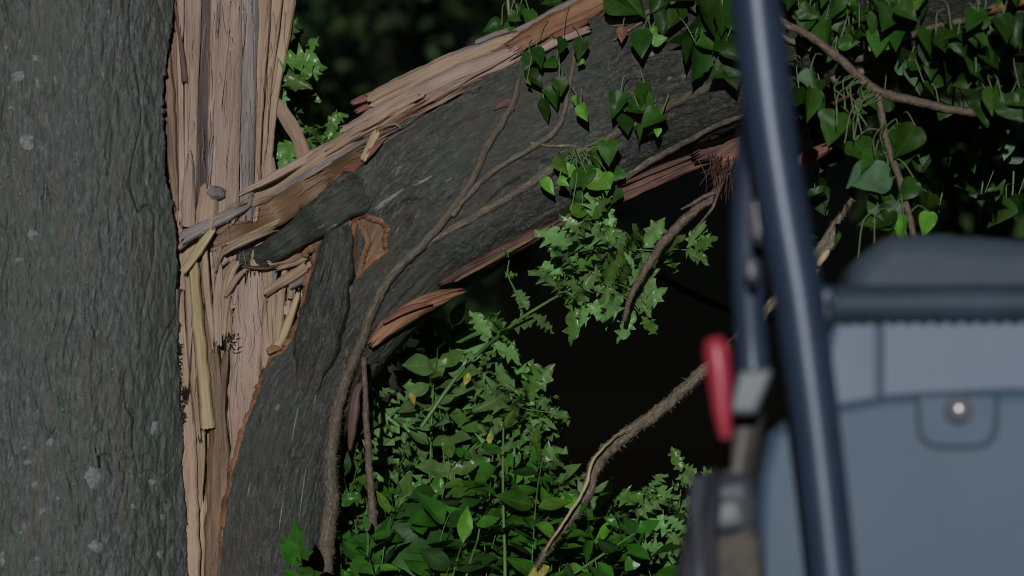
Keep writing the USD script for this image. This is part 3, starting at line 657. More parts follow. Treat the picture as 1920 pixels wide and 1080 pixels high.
for k in range(15):
    x0 = rng.uniform(348, 560); y0 = rng.uniform(500, 760); L = rng.uniform(40, 170); xr = np.interp(y0 + L, [500, 640, 750, 850, 950], [560, 535, 478, 440, 420])
    if x0 > xr: continue
    sp([(x0, y0), (x0 - L * .03, y0 + L * .5), (x0 - L * .07, y0 + L)], [2.5, rng.uniform(3.5, 7), 2.5], 0.005, ['wood_tan', 'wood_tan', 'wood_dark', 'wood_pink', 'wood_brown'][k % 5], 3.3, base=HEARTMAP, ends=(8, 14), cols=5, taper=(2, 2))
sp([(648, 405, .0), (641, 430, 0), (629, 490, .004), (613, 560, .014), (592, 640, .03), (570, 730, .06)], [54, 72, 82, 88, 88, 56], 0.022, 'wood_orange', 0, base=BARKMAP, lift=.004, ends=(7, 4), cols=15, flat=1.2, groove=.1, label='orange inner face of the upright bark slab', name='slab_edge')
sp([(646, 412, .0), (640, 432, 0), (629, 490, 0), (613, 560, .004), (594, 640, .012), (572, 730, .030), (566, 760, .04)], [50, 68, 78, 84, 86, 56, 40], 0.024, 'bark_limb', 0, base=BARKMAP, lift=.010, ends=(9, 4), cols=27, flat=1.2, groove=.12, rough=.010, label='upright slab of grey bark with a jagged broken top', name='bark_slab')
# -- red torn wood in the notch behind the bark slab, and along the limb's underside
sp([(640, 420), (662, 408), (690, 404)], [16, 24, 18], 0.014, 'wood_orange', 0.5, base=BARKMAP, ends=(6, 6))
sp([(700, 404), (706, 440), (692, 488), (668, 520)], [24, 40, 40, 16], 0.014, 'wood_red', 0, base=BARKMAP, lift=-0.004, ends=(6, 6), label='raw red wood in the notch of the limb')
sp([(690, 410), (696, 440), (686, 462)], [8, 14, 8], 0.012, 'wood_pale', 1.6, base=BARKMAP, ends=(4, 5))
sp([(716, 416), (724, 430), (714, 446)], [8, 14, 8], 0.010, 'wood_orange', 1.2, base=BARKMAP, ends=(3, 3))
for k in range(9):
    x0 = 640 + k * 8 + rng.uniform(-3, 3)
    sp([(x0, 398 + rng.uniform(0, 8)), (x0 + 2, 412), (x0 + rng.uniform(-3, 5), 424 + rng.uniform(0, 18))], [5, 8, 3], 0.006, ['wood_orange', 'wood_red', 'wood_redbrown'][k % 3], 1.6, base=BARKMAP, ends=(2, 4), cols=5)
sp([(690, 650), (730, 612), (790, 574), (850, 550), (876, 543)], [18, 40, 40, 30, 8], 0.022, 'wood_orange', 1.0, base=0.03, ends=(14, 14), cols=17, rough=.018, label='red torn strip hanging under the crook of the limb')
sp([(716, 606), (760, 582), (812, 566)], [8, 14, 8], 0.010, 'wood_red', 2.6, base=0.015, ends=(8, 8))
sp([(820, 536), (900, 494), (980, 453), (1070, 407)], [12, 30, 30, 16], 0.020, 'wood_redbrown', 1.0, base=0.02, ends=(10, 10), cols=15, rough=.014, label='dark red brown strip under the limb')
sp([(850, 530), (930, 484), (1010, 440)], [6, 12, 8], 0.010, 'wood_brown', 2.6, base=0.015, ends=(10, 10))
sp([(1060, 412), (1150, 372), (1250, 328), (1330, 294), (1400, 266)], [10, 28, 30, 30, 28], 0.022, 'wood_redbrown', 1.5, base=0.015, ends=(8, 8), cols=17, rough=.016, label='peeled red brown strip under the limb near the post')
sp([(1160, 350), (1230, 318), (1310, 288)], [6, 12, 8], 0.010, 'wood_redbrown', 3.4, base=0.01, ends=(12, 12))
sp([(1290, 300), (1345, 276), (1400, 262)], [20, 40, 44], 0.016, 'wood_redbrown', 3.2, base=0.0, ends=(24, 4), rough=.014, cols=17)
sp([(1480, 312), (1520, 292), (1560, 272)], [18, 26, 16], 0.016, 'wood_red', 1.0, base=-0.17, ends=(4, 6), label='red torn bark chip right of the post')
sp([(1496, 222), (1540, 200), (1604, 172)], [14, 20, 12], 0.014, 'wood_red', 1, base=BARKMAP, ends=(6, 6))
sp([(1600, 190), (1660, 164), (1720, 140)], [8, 13, 8], 0.012, 'wood_orange', 1, base=BARKMAP, ends=(6, 6))
sp([(1850, 22), (1895, 8), (1940, -4)], [16, 22, 20], 0.014, 'wood_orange', 1, base=BARKMAP, ends=(6, 4))
for x, y, w, h in [(632, 620, 12, 18), (650, 662, 9, 22), (646, 690, 8, 20), (640, 610, 7, 12), (676, 640, 6, 10)]:
    sp([(x - w * .2, y - h * .5), (x + w * .2, y), (x - w * .1, y + h * .5)], [w * .4, w, w * .3], 0.004, 'wood_red', 0, base=BARKMAP, lift=-0.002, ends=(2, 2), cols=6, name='bark_flake')
for k in range(22):                                                # blocky chunks in the pocket of the break
    x0 = rng.uniform(404, 585); y0 = rng.uniform(490, 585); ln_ = rng.uniform(18, 48); an = rng.choice([1.5, 1.65, 1.75, 2.3]) + rng.randn() * .08
    if x0 > np.interp(y0, [480, 600], [590, 552]): continue
    sp([(x0 - math.cos(an) * ln_ / 2, y0 - math.sin(an) * ln_ / 2), (x0, y0), (x0 + math.cos(an) * ln_ / 2, y0 + math.sin(an) * ln_ / 2)], [rng.uniform(9, 20), rng.uniform(11, 22), rng.uniform(8, 18)], 0.007, ['wood_tan', 'wood_pink', 'wood_tan', 'wood_pink'][k % 4], rng.uniform(1.6, 3.0), base=HEARTMAP, ends=(2, 3), cols=7, flat=1.2)
hair = []
for k in range(240):                                               # hair-thin fibres standing off the torn faces
    if k < 80: x0, y0, ux, uy, g_ = rng.uniform(350, 540), rng.uniform(-20, 400), rng.randn() * .08 - .03, 1, HEARTMAP
    elif k < 150: x0, y0, ux, uy, g_ = rng.uniform(350, 530), rng.uniform(470, 900), rng.randn() * .1, 1, HEARTMAP
    else:
        t = rng.rand(); x0, y0, ux, uy, g_ = 420 + 640 * t, 425 - 380 * t + rng.uniform(-45, 25), .88, -.5 + rng.randn() * .1, COREMAP
    if k < 80 and x0 > np.interp(y0, FR[:, 0], FR[:, 1]): continue
    if 80 <= k < 150 and x0 > np.interp(y0, [470, 640, 750, 900], [580, 520, 470, 430]): continue
    ln_ = rng.uniform(15, 90); yb = float(look(g_, x0, y0)) - .028
    p = smooth_path([W(x0, y0, yb), W(x0 + ux * ln_ * .5 + rng.randn() * 2, y0 + uy * ln_ * .5, yb - rng.uniform(0, .012)), W(x0 + ux * ln_ + rng.randn() * 5, y0 + uy * ln_, yb - rng.uniform(-.006, .012))], .012)
    hair.append(tube(p, np.linspace(.0007, .0003, len(p)), 3, caps=False))
a_, b_, c_ = merge(hair)
part(TREE, 'fibres', a_, b_, M['wood_tan'], uv=c_, kind='stuff')
# -- bark flap lying over the split
sp([(440, 486, -.075), (490, 481, -.070), (540, 450, -.058), (590, 415, -.030), (650, 374, -.006), (700, 338, .034)], [28, 44, 54, 66, 78, 90], 0.020, 'bark_limb', 0, base=BARKMAP, ends=(3, 2), cols=27, name='bark_flap', label='tongue of grey bark lying over the split wood', groove=0.12, rounded=22, rough=.011)
sp([(452, 500), (490, 503), (512, 500), (562, 476), (612, 438)], [6, 9, 7, 6, 5], 0.010, 'wood_redbrown', 5.2, base=HEARTMAP, ends=(2, 2), cols=6)
# -- black moss tufts, lichen
for cx, cy, w, h in [(430, 642, 24, 26), (334, 700, 10, 60), (340, 780, 10, 30), (334, 655, 8, 20), (347, 740, 7, 18)]:
    parts_ = []
    for k in range(60):
        x = cx + rng.randn() * w * .35; y = cy + rng.randn() * h * .35
        yb = float(look(HEARTMAP, x, y)) - 0.03
        p0 = W(x, y, yb); d = nrm(rng.randn(3)) * rng.uniform(.006, .014); d[1] = -abs(d[1]) * .6
        e_ = nrm(np.cross(d, [0, 1, 0.1])) * 0.0012
        parts_.append((np.array([p0 - e_, p0 + e_, p0 + d]), np.array([[0, 1, 2]])))
    a, b, _ = merge(parts_)
    part(TREE, 'moss_tuft', a, b, M['black_moss'], smooth=False, kind='stuff')
rl_ = np.random.RandomState(8)
LICH = [(float(rl_.uniform(0, 300)), float(rl_.uniform(300, 1070)), float(rl_.uniform(2, 4)), float(rl_.uniform(2, 5))) for _ in range(40)] + [(67, 110, 11, 9), (32, 142, 17, 13), (48, 265, 17, 17), (60, 440, 13, 12), (22, 203, 9, 7), (95, 830, 11, 11), (35, 487, 10, 8), (290, 802, 10, 16), (175, 895, 19, 26), (66, 908, 9, 9), (178, 1024, 16, 14), (288, 905, 12, 9), (80, 958, 9, 9), (4, 1044, 8, 16), (70, 1048, 8, 7), (110, 935, 6, 6), (306, 970, 7, 8), (48, 840, 7, 7), (40, 1000, 6, 6), (250, 950, 7, 7), (38, 365, 5, 5), (14, 330, 5, 5), (118, 770, 5, 5), (52, 867, 9, 7), (12, 90, 6, 9), (300, 1040, 8, 10), (28, 300, 6, 5)]
for i, (cx, cy, a, b) in enumerate(LICH):
    n = 44; ang = np.arange(n) / n * 2 * np.pi
    rr = 0.78 + 0.9 * (fbm(np.stack([np.cos(ang) * 1.5 + i * 9, np.sin(ang) * 1.5, ang * 0], -1), 3, 40 + i) - 0.42)
    X = np.concatenate([[cx], cx + a * .55 * rr * np.cos(ang), cx + a * rr * np.cos(ang)]); Yq = np.concatenate([[cy], cy + b * .55 * rr * np.sin(ang), cy + b * rr * np.sin(ang)])
    D = look(TRUNKMAP, X, Yq) - np.r_[0.004, np.full(n, .0035), np.full(n, -0.001)]
    j = np.arange(n); j2 = (j + 1) % n
    ff = np.vstack([np.stack([0 * j, 1 + j, 1 + j2], 1), tri(np.stack([1 + j, 1 + n + j, 1 + n + j2, 1 + j2], 1))])
    part(TREE, 'lichen', W(X, Yq, D), ff, M['lichen'])
for pts_, w0_ in [([(688, 404), (720, 380), (764, 350)], 9), ([(770, 350), (800, 336), (812, 328)], 6), ([(832, 340), (848, 332), (866, 322)], 7), ([(890, 352), (900, 344), (910, 336)], 6), ([(955, 258), (966, 252), (976, 246)], 12), ([(976, 226), (990, 222), (1002, 220)], 6),
                ([(1210, 108), (1222, 102), (1234, 98)], 10), ([(1276, 148), (1288, 140), (1298, 132)], 8), ([(1250, 150), (1256, 147), (1262, 144)], 7), ([(640, 470), (636, 500), (630, 540)], 5), ([(652, 430), (648, 470), (642, 510)], 5), ([(560, 760), (552, 800), (546, 836)], 3), ([(575, 870), (566, 930), (560, 980)], 3), ([(524, 756), (520, 764), (517, 772)], 8), ([(600, 700), (592, 740), (588, 770)], 3), ([(470, 900), (466, 920), (463, 940)], 3), ([(530, 940), (526, 970), (522, 1000)], 3)]:
    sp(pts_, [w0_ * .4, w0_, w0_ * .8, w0_ * .3], 0.0012, 'lichen', 0, base=BARKMAP, lift=-0.0045, ends=(6, 8), cols=9, name='lichen')
# a small dark hole in the bark, two more flecks of bark
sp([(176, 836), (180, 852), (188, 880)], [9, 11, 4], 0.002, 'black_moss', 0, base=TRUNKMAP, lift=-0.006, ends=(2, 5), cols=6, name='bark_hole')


# ------------------------------------------------------------------ leaves
def outline(kind, rng):
    if kind == 'ivy':
        if rng.rand() < .6:
            o = [(-0.05, .13), (0.02, .29), (.14, .39), (.30, .405), (.46, .345), (.64, .24), (.83, .11), (1, 0)]
        else:
            o = [(-0.08, .16), (0.01, .36), (.18, .49), (.32, .40), (.46, .33), (.64, .24), (.84, .10), (1, 0)]
        mid = [0, .05, .15, .26, .38, .56, .8, 1]
    elif kind == 'holly':
        o = [(0, .03), (.09, .10), (.17, .25), (.26, .16), (.36, .185), (.44, .29), (.53, .185), (.61, .18), (.72, .26), (.79, .13), (.89, .06), (1.02, 0)]
        mid = [0, .09, .17, .26, .36, .44, .53, .61, .70, .79, .89, 1.02]
    elif kind == 'serrate':
        o = [(0, .1), (.08, .28), (.16, .34), (.24, .42), (.32, .37), (.40, .43), (.48, .34), (.56, .36), (.66, .24), (.74, .25), (.86, .09), (1, 0)]
        mid = [0, .08, .16, .24, .32, .40, .48, .56, .66, .74, .86, 1]
    else:
        o = [(0, .025), (.1, .12), (.25, .22), (.42, .265), (.58, .24), (.74, .165), (.88, .07), (1, 0)]
        mid = [0, .1, .25, .42, .58, .74, .88, 1]
    o, mid = np.array(o), np.array(mid)
    if kind in ('ivy', 'oval'):                                    # a smooth margin
        from scipy.interpolate import CubicSpline
        t = np.arange(len(o)); tt = np.linspace(0, len(o) - 1, 13)
        o, mid = CubicSpline(t, o)(tt), CubicSpline(t, mid)(tt); o[-1, 1] = 0
    return o, mid


def leaf_geo(kind, L, rng, fold=0.25, droop=0.3):
    o, mid = outline(kind, rng)
    wv = rng.uniform(.78, 1.1)
    n = len(o); rows = []; ph_ = rng.uniform(0, 6)
    cols = np.array([-1, -.72, -.36, 0, .36, .72, 1.0])
    fold = fold * rng.uniform(.3, 1.6); droop = droop * rng.uniform(0.1, 1.7); tw = rng.uniform(-.6, .6); curl = rng.uniform(-.3, .4)
    for k in range(n):
        x = mid[k] + (o[k, 0] - mid[k]) * np.abs(cols); y = o[k, 1] * cols * wv * (1 + rng.uniform(-.03, .03))
        z = fold * (np.abs(y) if kind == 'holly' else (np.sqrt(y ** 2 + .012) - .11) * 1.1) - droop * x ** 2 * .5 + tw * y * x + curl * y ** 2 * 2
        z = z + 0.025 * np.sin(x * 9 + np.abs(y) * 8 + ph_)
        if kind == 'holly': z = z + np.abs(cols) ** 4 * 0.13 * (1 if k % 2 else -1) * (1 if k not in (0, n - 1) else 0)
        rows.append(np.stack([x, y, z], -1))
    v = np.array(rows)
    uv = v[..., :2].reshape(-1, 2).copy()
    return v.reshape(-1, 3) * L, grid_faces(n, len(cols))[:, ::-1], uv


def leaf_at(kind, p, d, nrm_, L, rng, **k):
    v, f, uv = leaf_geo(kind, L, rng, **k)
    d = nrm(np.asarray(d, float)); n = np.asarray(nrm_, float); n = nrm(n - (n @ d) * d); y = np.cross(n, d)
    return p + v[:, :1] * d + v[:, 1:2] * y + v[:, 2:] * n, f, uv


class Plant:
    """Collects a plant's leaves: the 290 that show largest become parts, the rest one part of uncountable foliage."""
    def __init__(self, name, label, cat, base, group=None):
        self.path = thing(name, label, cat, base, group); self.leaves, self.stalks, self.stems = [], [], []

    def leaf(self, geo, m, size, tag='leaf'):
        self.leaves.append((size, geo, m, tag))

    def done(self, stem_mat='stem_green', stalk_mat='stem_pale'):
        if self.stems:
            for s in self.stems[:40]: part(self.path, 'stem', s[0], s[1], M[stem_mat], uv=s[2])
            if self.stems[40:]:
                a, b, c = merge(self.stems[40:]); part(self.path, 'stems', a, b, M[stem_mat], uv=c, kind='stuff')
        if self.stalks:
            a, b, c = merge(self.stalks); part(self.path, 'leaf_stalks', a, b, M[stalk_mat], uv=c, kind='stuff')
        L = sorted(self.leaves, key=lambda x: -x[0])
        for s, gq, m, tag in L[:290]: part(self.path, tag, gq[0], gq[1], M[m], uv=gq[2])
        by = {}
        for s, gq, m, tag in L[290:]: by.setdefault(m, []).append(gq)
        for m, gs in by.items():
            a, b, c = merge(gs); part(self.path, 'foliage', a, b, M[m], uv=c, kind='stuff')


def droplets(pl, n, seed, rmin=.0007, rmax=.0014):
    r = np.random.RandomState(seed); ps = []
    base = trimesh.creation.icosphere(1, 1.0)
    L = [x for x in pl.leaves if x[1][0][:, 1].mean() < .45]
    for k in r.choice(len(L), n):
        v = L[k][1][0]; p = v[r.randint(len(v))]
        ps.append((base.vertices * r.uniform(rmin, rmax) + p + np.array([0, -.0012, 0]), base.faces))
    a, b, _ = merge(ps)
    part(pl.path, 'water_drops', a, b, M['drop'], kind='stuff')


def pick(rng, choices):
    w = np.array([c[1] for c in choices], float); return choices[rng.choice(len(choices), p=w / w.sum())][0]


CAMDIR = np.array([0, -1.0, 0.0])
IVYM = [('ivy', 6), ('ivy_dark', 4), ('ivy_pale', .8), ('ivy_back', .35)]


def ivy_leaf(pl, px, py, Lpx, rng, y=None, ang=None, m=None, kind='ivy', root=None, stalk=True):
    """One ivy blade hanging by its stalk: centre of the blade, its length and tip direction as in the photograph."""
    if y is None: y = float(look(BARKMAP, px, py)) - rng.uniform(.018, .06)
    ang = math.radians(90 + rng.randn() * 38 if ang is None else ang)
    ca, sa = math.cos(ang), math.sin(ang)
    L = Lpx * PX
    d = np.array([ca, rng.uniform(-.45, .25), -sa]); d = nrm(d)
    n = nrm(CAMDIR + np.array([rng.randn() * .85, 0, rng.randn() * .5 + .2]))
    p = W(px - ca * Lpx * .5, py - sa * Lpx * .5, y)
    m = m or pick(rng, IVYM)
    pl.leaf(leaf_at(kind, p, d, n, L, rng), m, Lpx)
    if stalk:
        if root is None: root = p + np.array([rng.uniform(-.03, .03), rng.uniform(.01, .04), rng.uniform(.02, .07)])
        mid_ = (p + root) / 2 + np.array([rng.uniform(-.008, .008), -.008, .012])
        pl.stalks.append(tube(smooth_path([root, mid_, p], .008), .0009, 5, caps=False))


def vine_stem(pl, pts, wpx, seed, m='vine', name='stem', sides=12, base=BARKMAP, sink=0.35, rough=.35, step=.006, label=None):
    a = smooth_path(np.array([tuple(q_) + (0.,) * (3 - len(q_)) for q_ in pts], float), 5.0)
    w = np.interp(np.linspace(0, 1, len(a)), np.linspace(0, 1, len(np.atleast_1d(wpx))), np.atleast_1d(wpx).astype(float)) * PX / 2
    if isinstance(base, (int, float)): yb = np.full(len(a), float(base))
    else:
        yb = look(base, a[:, 0], a[:, 1]); kk = 9; yb = np.convolve(np.pad(yb, kk, 'edge'), np.ones(2 * kk + 1) / (2 * kk + 1), 'valid')
    yb = yb - w * sink + a[:, 2]
    wig = 1.5
    a = a.copy(); a[:, 0] += wig * 2 * (noise(np.stack([a[:, 1] * .05, a[:, 0] * .05, a[:, 0] * 0 + seed], -1), 4) - .5); a[:, 1] += wig * 2 * (noise(np.stack([a[:, 1] * .05 + 50, a[:, 0] * .05, a[:, 0] * 0 + seed], -1), 5) - .5)
    P3 = W(a[:, 0], a[:, 1], yb)
    v, f, uv = tube(P3, w, sides, rough=rough, seed=seed, freq=110)
    part(pl.path if isinstance(pl, Plant) else pl, name, v, f, M[m], uv=uv, label=label)
    return P3, w


def rootlets(path, P3, w, n, L, seed, m='rootlet', down=0.5):
    rng = np.random.RandomState(seed); ps = []
    t, a, b = frames(P3)
    for k in range(n):
        i = rng.randint(len(P3)); an = rng.uniform(0, 2 * np.pi)
        d0 = math.cos(an) * a[i] + math.sin(an) * b[i]
        if d0[1] > .55: continue
        p0 = P3[i] + d0 * w[i] * .85; d = nrm(d0 + rng.randn(3) * .5 + np.array([0, 0, -down]) + t[i] * rng.uniform(-.8, .8)) * L * rng.uniform(.4, 1.3)
        e = nrm(np.cross(d, d0 + .01)) * 0.0007
        d2 = d + rng.randn(3) * L * .25
        ps.append((np.array([p0 - e, p0 + e, p0 + d * .55 + e * .6, p0 + d * .55 - e * .6, p0 + d2]), np.array([[0, 1, 2], [0, 2, 3], [3, 2, 4]])))
    a_, b_, _ = merge(ps)
    part(path, 'rootlets', a_, b_, M[m], smooth=False, kind='stuff')


rng = np.random.RandomState(11)
# ------------------------------------------------------------------ ivy climbing the tree
iv = Plant('ivy_vine', 'thick hairy ivy stem climbing from the tree foot across the crook of the fallen limb', 'ivy', W(608, 1090, 0))
P3, w_ = vine_stem(iv, [(603, 1250), (606, 1100), (612, 1030), (620, 930), (619, 860), (626, 800), (642, 730), (674, 650), (702, 570), (742, 508), (798, 452), (848, 392), (890, 328), (916, 268), (948, 220), (968, 172), (975, 122), (966, 76)], [30, 30, 32, 32, 28, 25, 22, 20, 19, 17, 16, 15, 14, 12, 9], 3, sink=.5, m='vine_limb')
lo = proj(P3)[1] > 560
rootlets(iv.path, P3[lo], w_[lo], 2600, .008, 5, m='rootlet_dark')
rootlets(iv.path, P3[~lo], w_[~lo], 400, .004, 6, m='rootlet_dark')
vine_stem(iv, [(966, 80), (958, 50), (955, 20), (952, -20)], [8, 7, 7, 6], 4, m='stem_pale', sink=1.5, name='stem')
for x, y, L in [(922, 54, 42), (992, 39, 42), (967, 33, 26), (951, 54, 30), (972, 74, 44), (1031, 6, 42), (988, 117, 36), (1011, 109, 44), (1029, 120, 32), (1005, 148, 42), (974, 20, 26)]:
    ivy_leaf(iv, x, y, L * .98, rng, m='ivy_dark' if rng.rand() < .6 else 'ivy')
ivy_leaf(iv, 992, 155, 13, rng, m='ivy_pale')
iv.done('vine')

iv = Plant('ivy_vine', 'thin ivy stem forking up the limb to drooping dark leaves and two lime green ones', 'ivy', W(850, 400, 0))
vine_stem(iv, [(846, 402), (880, 362), (930, 318), (1000, 274), (1042, 244), (1060, 200), (1072, 140), (1080, 92), (1088, 60)], [15, 13, 12, 12, 12, 10, 9, 7], 7, sink=.35, m='vine_limb')
for x, y, L in [(1052, 89, 34), (1087, 93, 44), (1050, 163, 38), (1040, 185, 44), (1023, 208, 48)]: ivy_leaf(iv, x, y, L * .98, rng, m='ivy_dark' if rng.rand() < .5 else 'ivy')
for x, y, L, a in [(1087, 117, 17, 120), (1095, 214, 38, 70), (1079, 190, 24, 100)]: ivy_leaf(iv, x, y, L, rng, m='ivy_pale', ang=a)
iv.done('vine')

iv = Plant('ivy_vine', 'long flat ivy stem grown into the middle of the limb with a small leafy tuft', 'ivy', W(760, 490, 0))
vine_stem(iv, [(752, 500), (810, 452), (870, 418), (963, 364), (1040, 312), (1110, 274), (1180, 236), (1270, 192), (1340, 160), (1420, 130)], [12, 15, 18, 18, 17, 16, 17, 17, 16, 14], 9, sink=-.45, m='vine_limb')
for x, y, L in [(1155, 198, 52), (1208, 180, 50), (1214, 196, 36), (1187, 204, 38), (1218, 229, 56), (1233, 237, 44), (1177, 233, 40), (1196, 255, 40)]: ivy_leaf(iv, x, y, L * .98, rng)
ivy_leaf(iv, 1233, 249, 18, rng, m='ivy_pale'); ivy_leaf(iv, 1205, 178, 56, rng, ang=-80, m='ivy')
iv.done('vine')

iv = Plant('ivy_vine', 'pale ivy stem along the lower edge of the limb with a bushy bright green tuft', 'ivy', W(1090, 390, 0))
vine_stem(iv, [(1060, 402), (1100, 378), (1152, 346), (1210, 307), (1272, 273), (1330, 242), (1410, 208)], [12, 15, 14, 14, 12, 11], 12, sink=-.3, m='vine_limb')
vine_stem(iv, [(995, 268), (1040, 274), (1078, 274), (1092, 290), (1086, 330), (1078, 380)], [6, 6, 6, 5, 4], 13, sink=1.0)
for x, y, L in [(1054, 311, 46), (1029, 350, 38), (1058, 344, 26), (1120, 299, 44), (1140, 290, 52), (1097, 334, 54), (1124, 342, 50), (1113, 373, 54), (1140, 373, 52), (1093, 393, 46), (1070, 393, 50), (1128, 393, 40), (1087, 373, 30), (1080, 340, 44), (1105, 310, 44), (1060, 325, 40), (1110, 400, 40), (1150, 330, 40), (1075, 300, 36), (1140, 345, 44)]:
    ivy_leaf(iv, x, y, L * .98, rng, m=pick(rng, [('ivy', 6), ('ivy_pale', 1.5), ('ivy_dark', 1.2)]), y=float(look(BARKMAP, x, min(y, 360))) - rng.uniform(.02, .09), root=W(1088 + rng.uniform(-14, 14), 285 + rng.uniform(-8, 20), float(look(BARKMAP, 1088, 285)) - .02) if rng.rand() < .7 else None)
iv.done('vine')

iv = Plant('ivy_vine', 'pale ivy stem across the top of the limb under a clump of large dark leaves', 'ivy', W(1110, 35, 0))
vine_stem(iv, [(1000, 112), (1020, 92), (1060, 66), (1110, 40), (1160, 44), (1200, 28), (1250, 12), (1310, -20)], [8, 12, 13, 13, 10, 8, 8], 15, sink=.4)
vine_stem(iv, [(1150, 76), (1180, 56), (1220, 34), (1290, 4)], [4, 5, 5, 4], 16, sink=1.2)
for x, y, L, m in [(1167, 15, 70, 'ivy'), (1128, 8, 54, 'ivy_dark'), (1198, 12, 58, 'ivy'), (1202, 85, 58, 'ivy_dark'), (1249, 39, 60, 'ivy_dark'), (1264, 35, 50, 'ivy'), (1330, 28, 82, 'ivy_dark'), (1354, 70, 66, 'ivy_dark'), (1358, 128, 70, 'ivy_dark'), (1330, 85, 50, 'ivy'), (1285, 72, 66, 'ivy_dark'), (1300, 6, 56, 'ivy_dark'), (1345, 6, 60, 'ivy'), (1370, 40, 70, 'ivy_dark'), (1380, 100, 60, 'ivy_dark'), (1310, 48, 56, 'ivy_dark'), (1230, 6, 50, 'ivy_dark'), (1150, -6, 56, 'ivy'), (1270, -2, 56, 'ivy_dark'), (1375, 150, 44, 'ivy_dark'), (1290, 96, 60, 'ivy_dark'), (1355, 40, 56, 'ivy')]:
    ivy_leaf(iv, x, y, L * 1.0, rng, m=m, y=float(look(BARKMAP, x, max(y, 20))) - rng.uniform(.015, .07))
ivy_leaf(iv, 1311, 120, 74, rng, m='ivy_dark', kind='serrate', ang=105); ivy_leaf(iv, 1237, 74, 30, rng, m='ivy_pale'); ivy_leaf(iv, 1228, 60, 22, rng, m='ivy_pale')
ivy_leaf(iv, 1166, 66, 30, rng, m='dead_leaf', ang=95)
iv.done('vine')

# the great ivy on the right end of the limb
iv = Plant('ivy_mass', 'dense dark green ivy covering the right end of the fallen limb', 'ivy', W(1700, 100, -.1))
for pts, w in [([(1450, 60, 0), (1540, 100), (1620, 110), (1700, 70), (1800, 40), (1930, 20)], [10, 12, 12, 10]), ([(1560, 150), (1640, 130), (1720, 150), (1800, 120), (1940, 110)], [16, 16, 14, 12]), ([(1500, 250), (1560, 205), (1640, 190), (1720, 170)], [12, 12, 10])]:
    vine_stem(iv, pts, w, int(w[0]) + len(pts) * 3, sink=.4)
k = 0
while k < 140:
    x = rng.uniform(1478, 1940); y = rng.uniform(-30, 235)
    lim = np.interp(x, [1478, 1560, 1640, 1740, 1940], [250, 250, 205, 215, 235])
    if y > lim: continue
    hole = noise(np.array([x * .014, y * .014, 3.0]), 12)
    if hole < .52 and rng.rand() < .92: continue
    k += 1
    yy = float(look(BARKMAP, x, min(y, np.interp(x, [1450, 1650, 1930], [250, 150, 70])))) - rng.uniform(.01, .12)
    ivy_leaf(iv, x, y, rng.uniform(28, 62), rng, y=yy, m=pick(rng, [('ivy', 4), ('ivy_dark', 7), ('ivy_pale', .5), ('ivy_back', .4)]))
ivy_leaf(iv, 1800, 14, 40, rng, m='yellow_leaf', y=-.62); ivy_leaf(iv, 1786, 4, 26, rng, m='yellow_leaf', y=-.61)
iv.done('vine')

wv_ = Plant('woody_creeper', 'bare woody creeper stem slanting down in front of the ivy with one branch hanging', 'creeper', W(1648, 175, -.3))
vine_stem(wv_, [(1440, 24), (1475, 46), (1530, 76), (1590, 124), (1640, 168), (1700, 186), (1780, 205), (1860, 212), (1950, 196)], [13, 14, 15, 17, 16, 14, 14, 12], 21, m='twig', base=-.53, name='main_stem', sink=0, rough=.3)
vine_stem(wv_, [(1646, 172), (1654, 225), (1668, 285), (1690, 350), (1708, 415), (1722, 480)], [12, 12, 12, 11, 10], 22, m='twig', base=-.53, name='hanging_branch', sink=0, rough=.3)
for k in range(14):
    x = rng.uniform(1655, 1712); t = (x - 1655) / 60
    ivy_leaf(wv_, x + rng.uniform(-70, 40), 250 + t * 190 + rng.uniform(-20, 40), rng.uniform(40, 74), rng, y=-.53 - rng.uniform(-.05, .05), m=pick(rng, [('ivy', 5), ('ivy_dark', 2), ('ivy_pale', 1)]), root=W(1650 + t * 60, 215 + t * 200, -.53))
ivy_leaf(wv_, 1632, 338, 70, rng, y=-.57, m='ivy_back', ang=165); ivy_leaf(wv_, 1606, 332, 60, rng, y=-.55, m='ivy_back', ang=130)
ivy_leaf(wv_, 1524, 158, 56, rng, y=-.56, m='ivy_back', ang=80); ivy_leaf(wv_, 1520, 196, 62, rng, y=-.56, m='ivy', ang=95)
ivy_leaf(wv_, 1700, 265, 66, rng, y=-.57, m='ivy', ang=120); ivy_leaf(wv_, 1560, 240, 60, rng, y=-.54, m='ivy', ang=110)
ivy_leaf(wv_, 1660, 400, 60, rng, y=-.54, m='ivy_back', ang=185); ivy_leaf(wv_, 1640, 415, 64, rng, y=-.53, m='ivy', ang=170)
ivy_leaf(wv_, 1672, 462, 66, rng, y=-.53, m='ivy', ang=150); ivy_leaf(wv_, 1690, 430, 52, rng, y=-.56, m='ivy_pale', ang=100)
for k in range(20):
    x0, y0 = (1600 + k * 4 + rng.uniform(-8, 8), 140 + k * 3) if k < 16 else (1655 + rng.uniform(-4, 30), 220 + rng.uniform(0, 180))
    x0 += rng.uniform(-16, 16); L = rng.uniform(25, 100); p0 = W(x0, y0, -.54); p2 = W(x0 - L * rng.uniform(.1, .7), y0 + L, -.57 + rng.uniform(-.03, .03)); p1 = (p0 + p2) / 2 + np.array([-.02, -.01, .012])
    wv_.stalks.append(tube(smooth_path([p0, p1 + rng.randn(3) * .008, p2], .006), .0010, 5, caps=False))
wv_.done('twig')

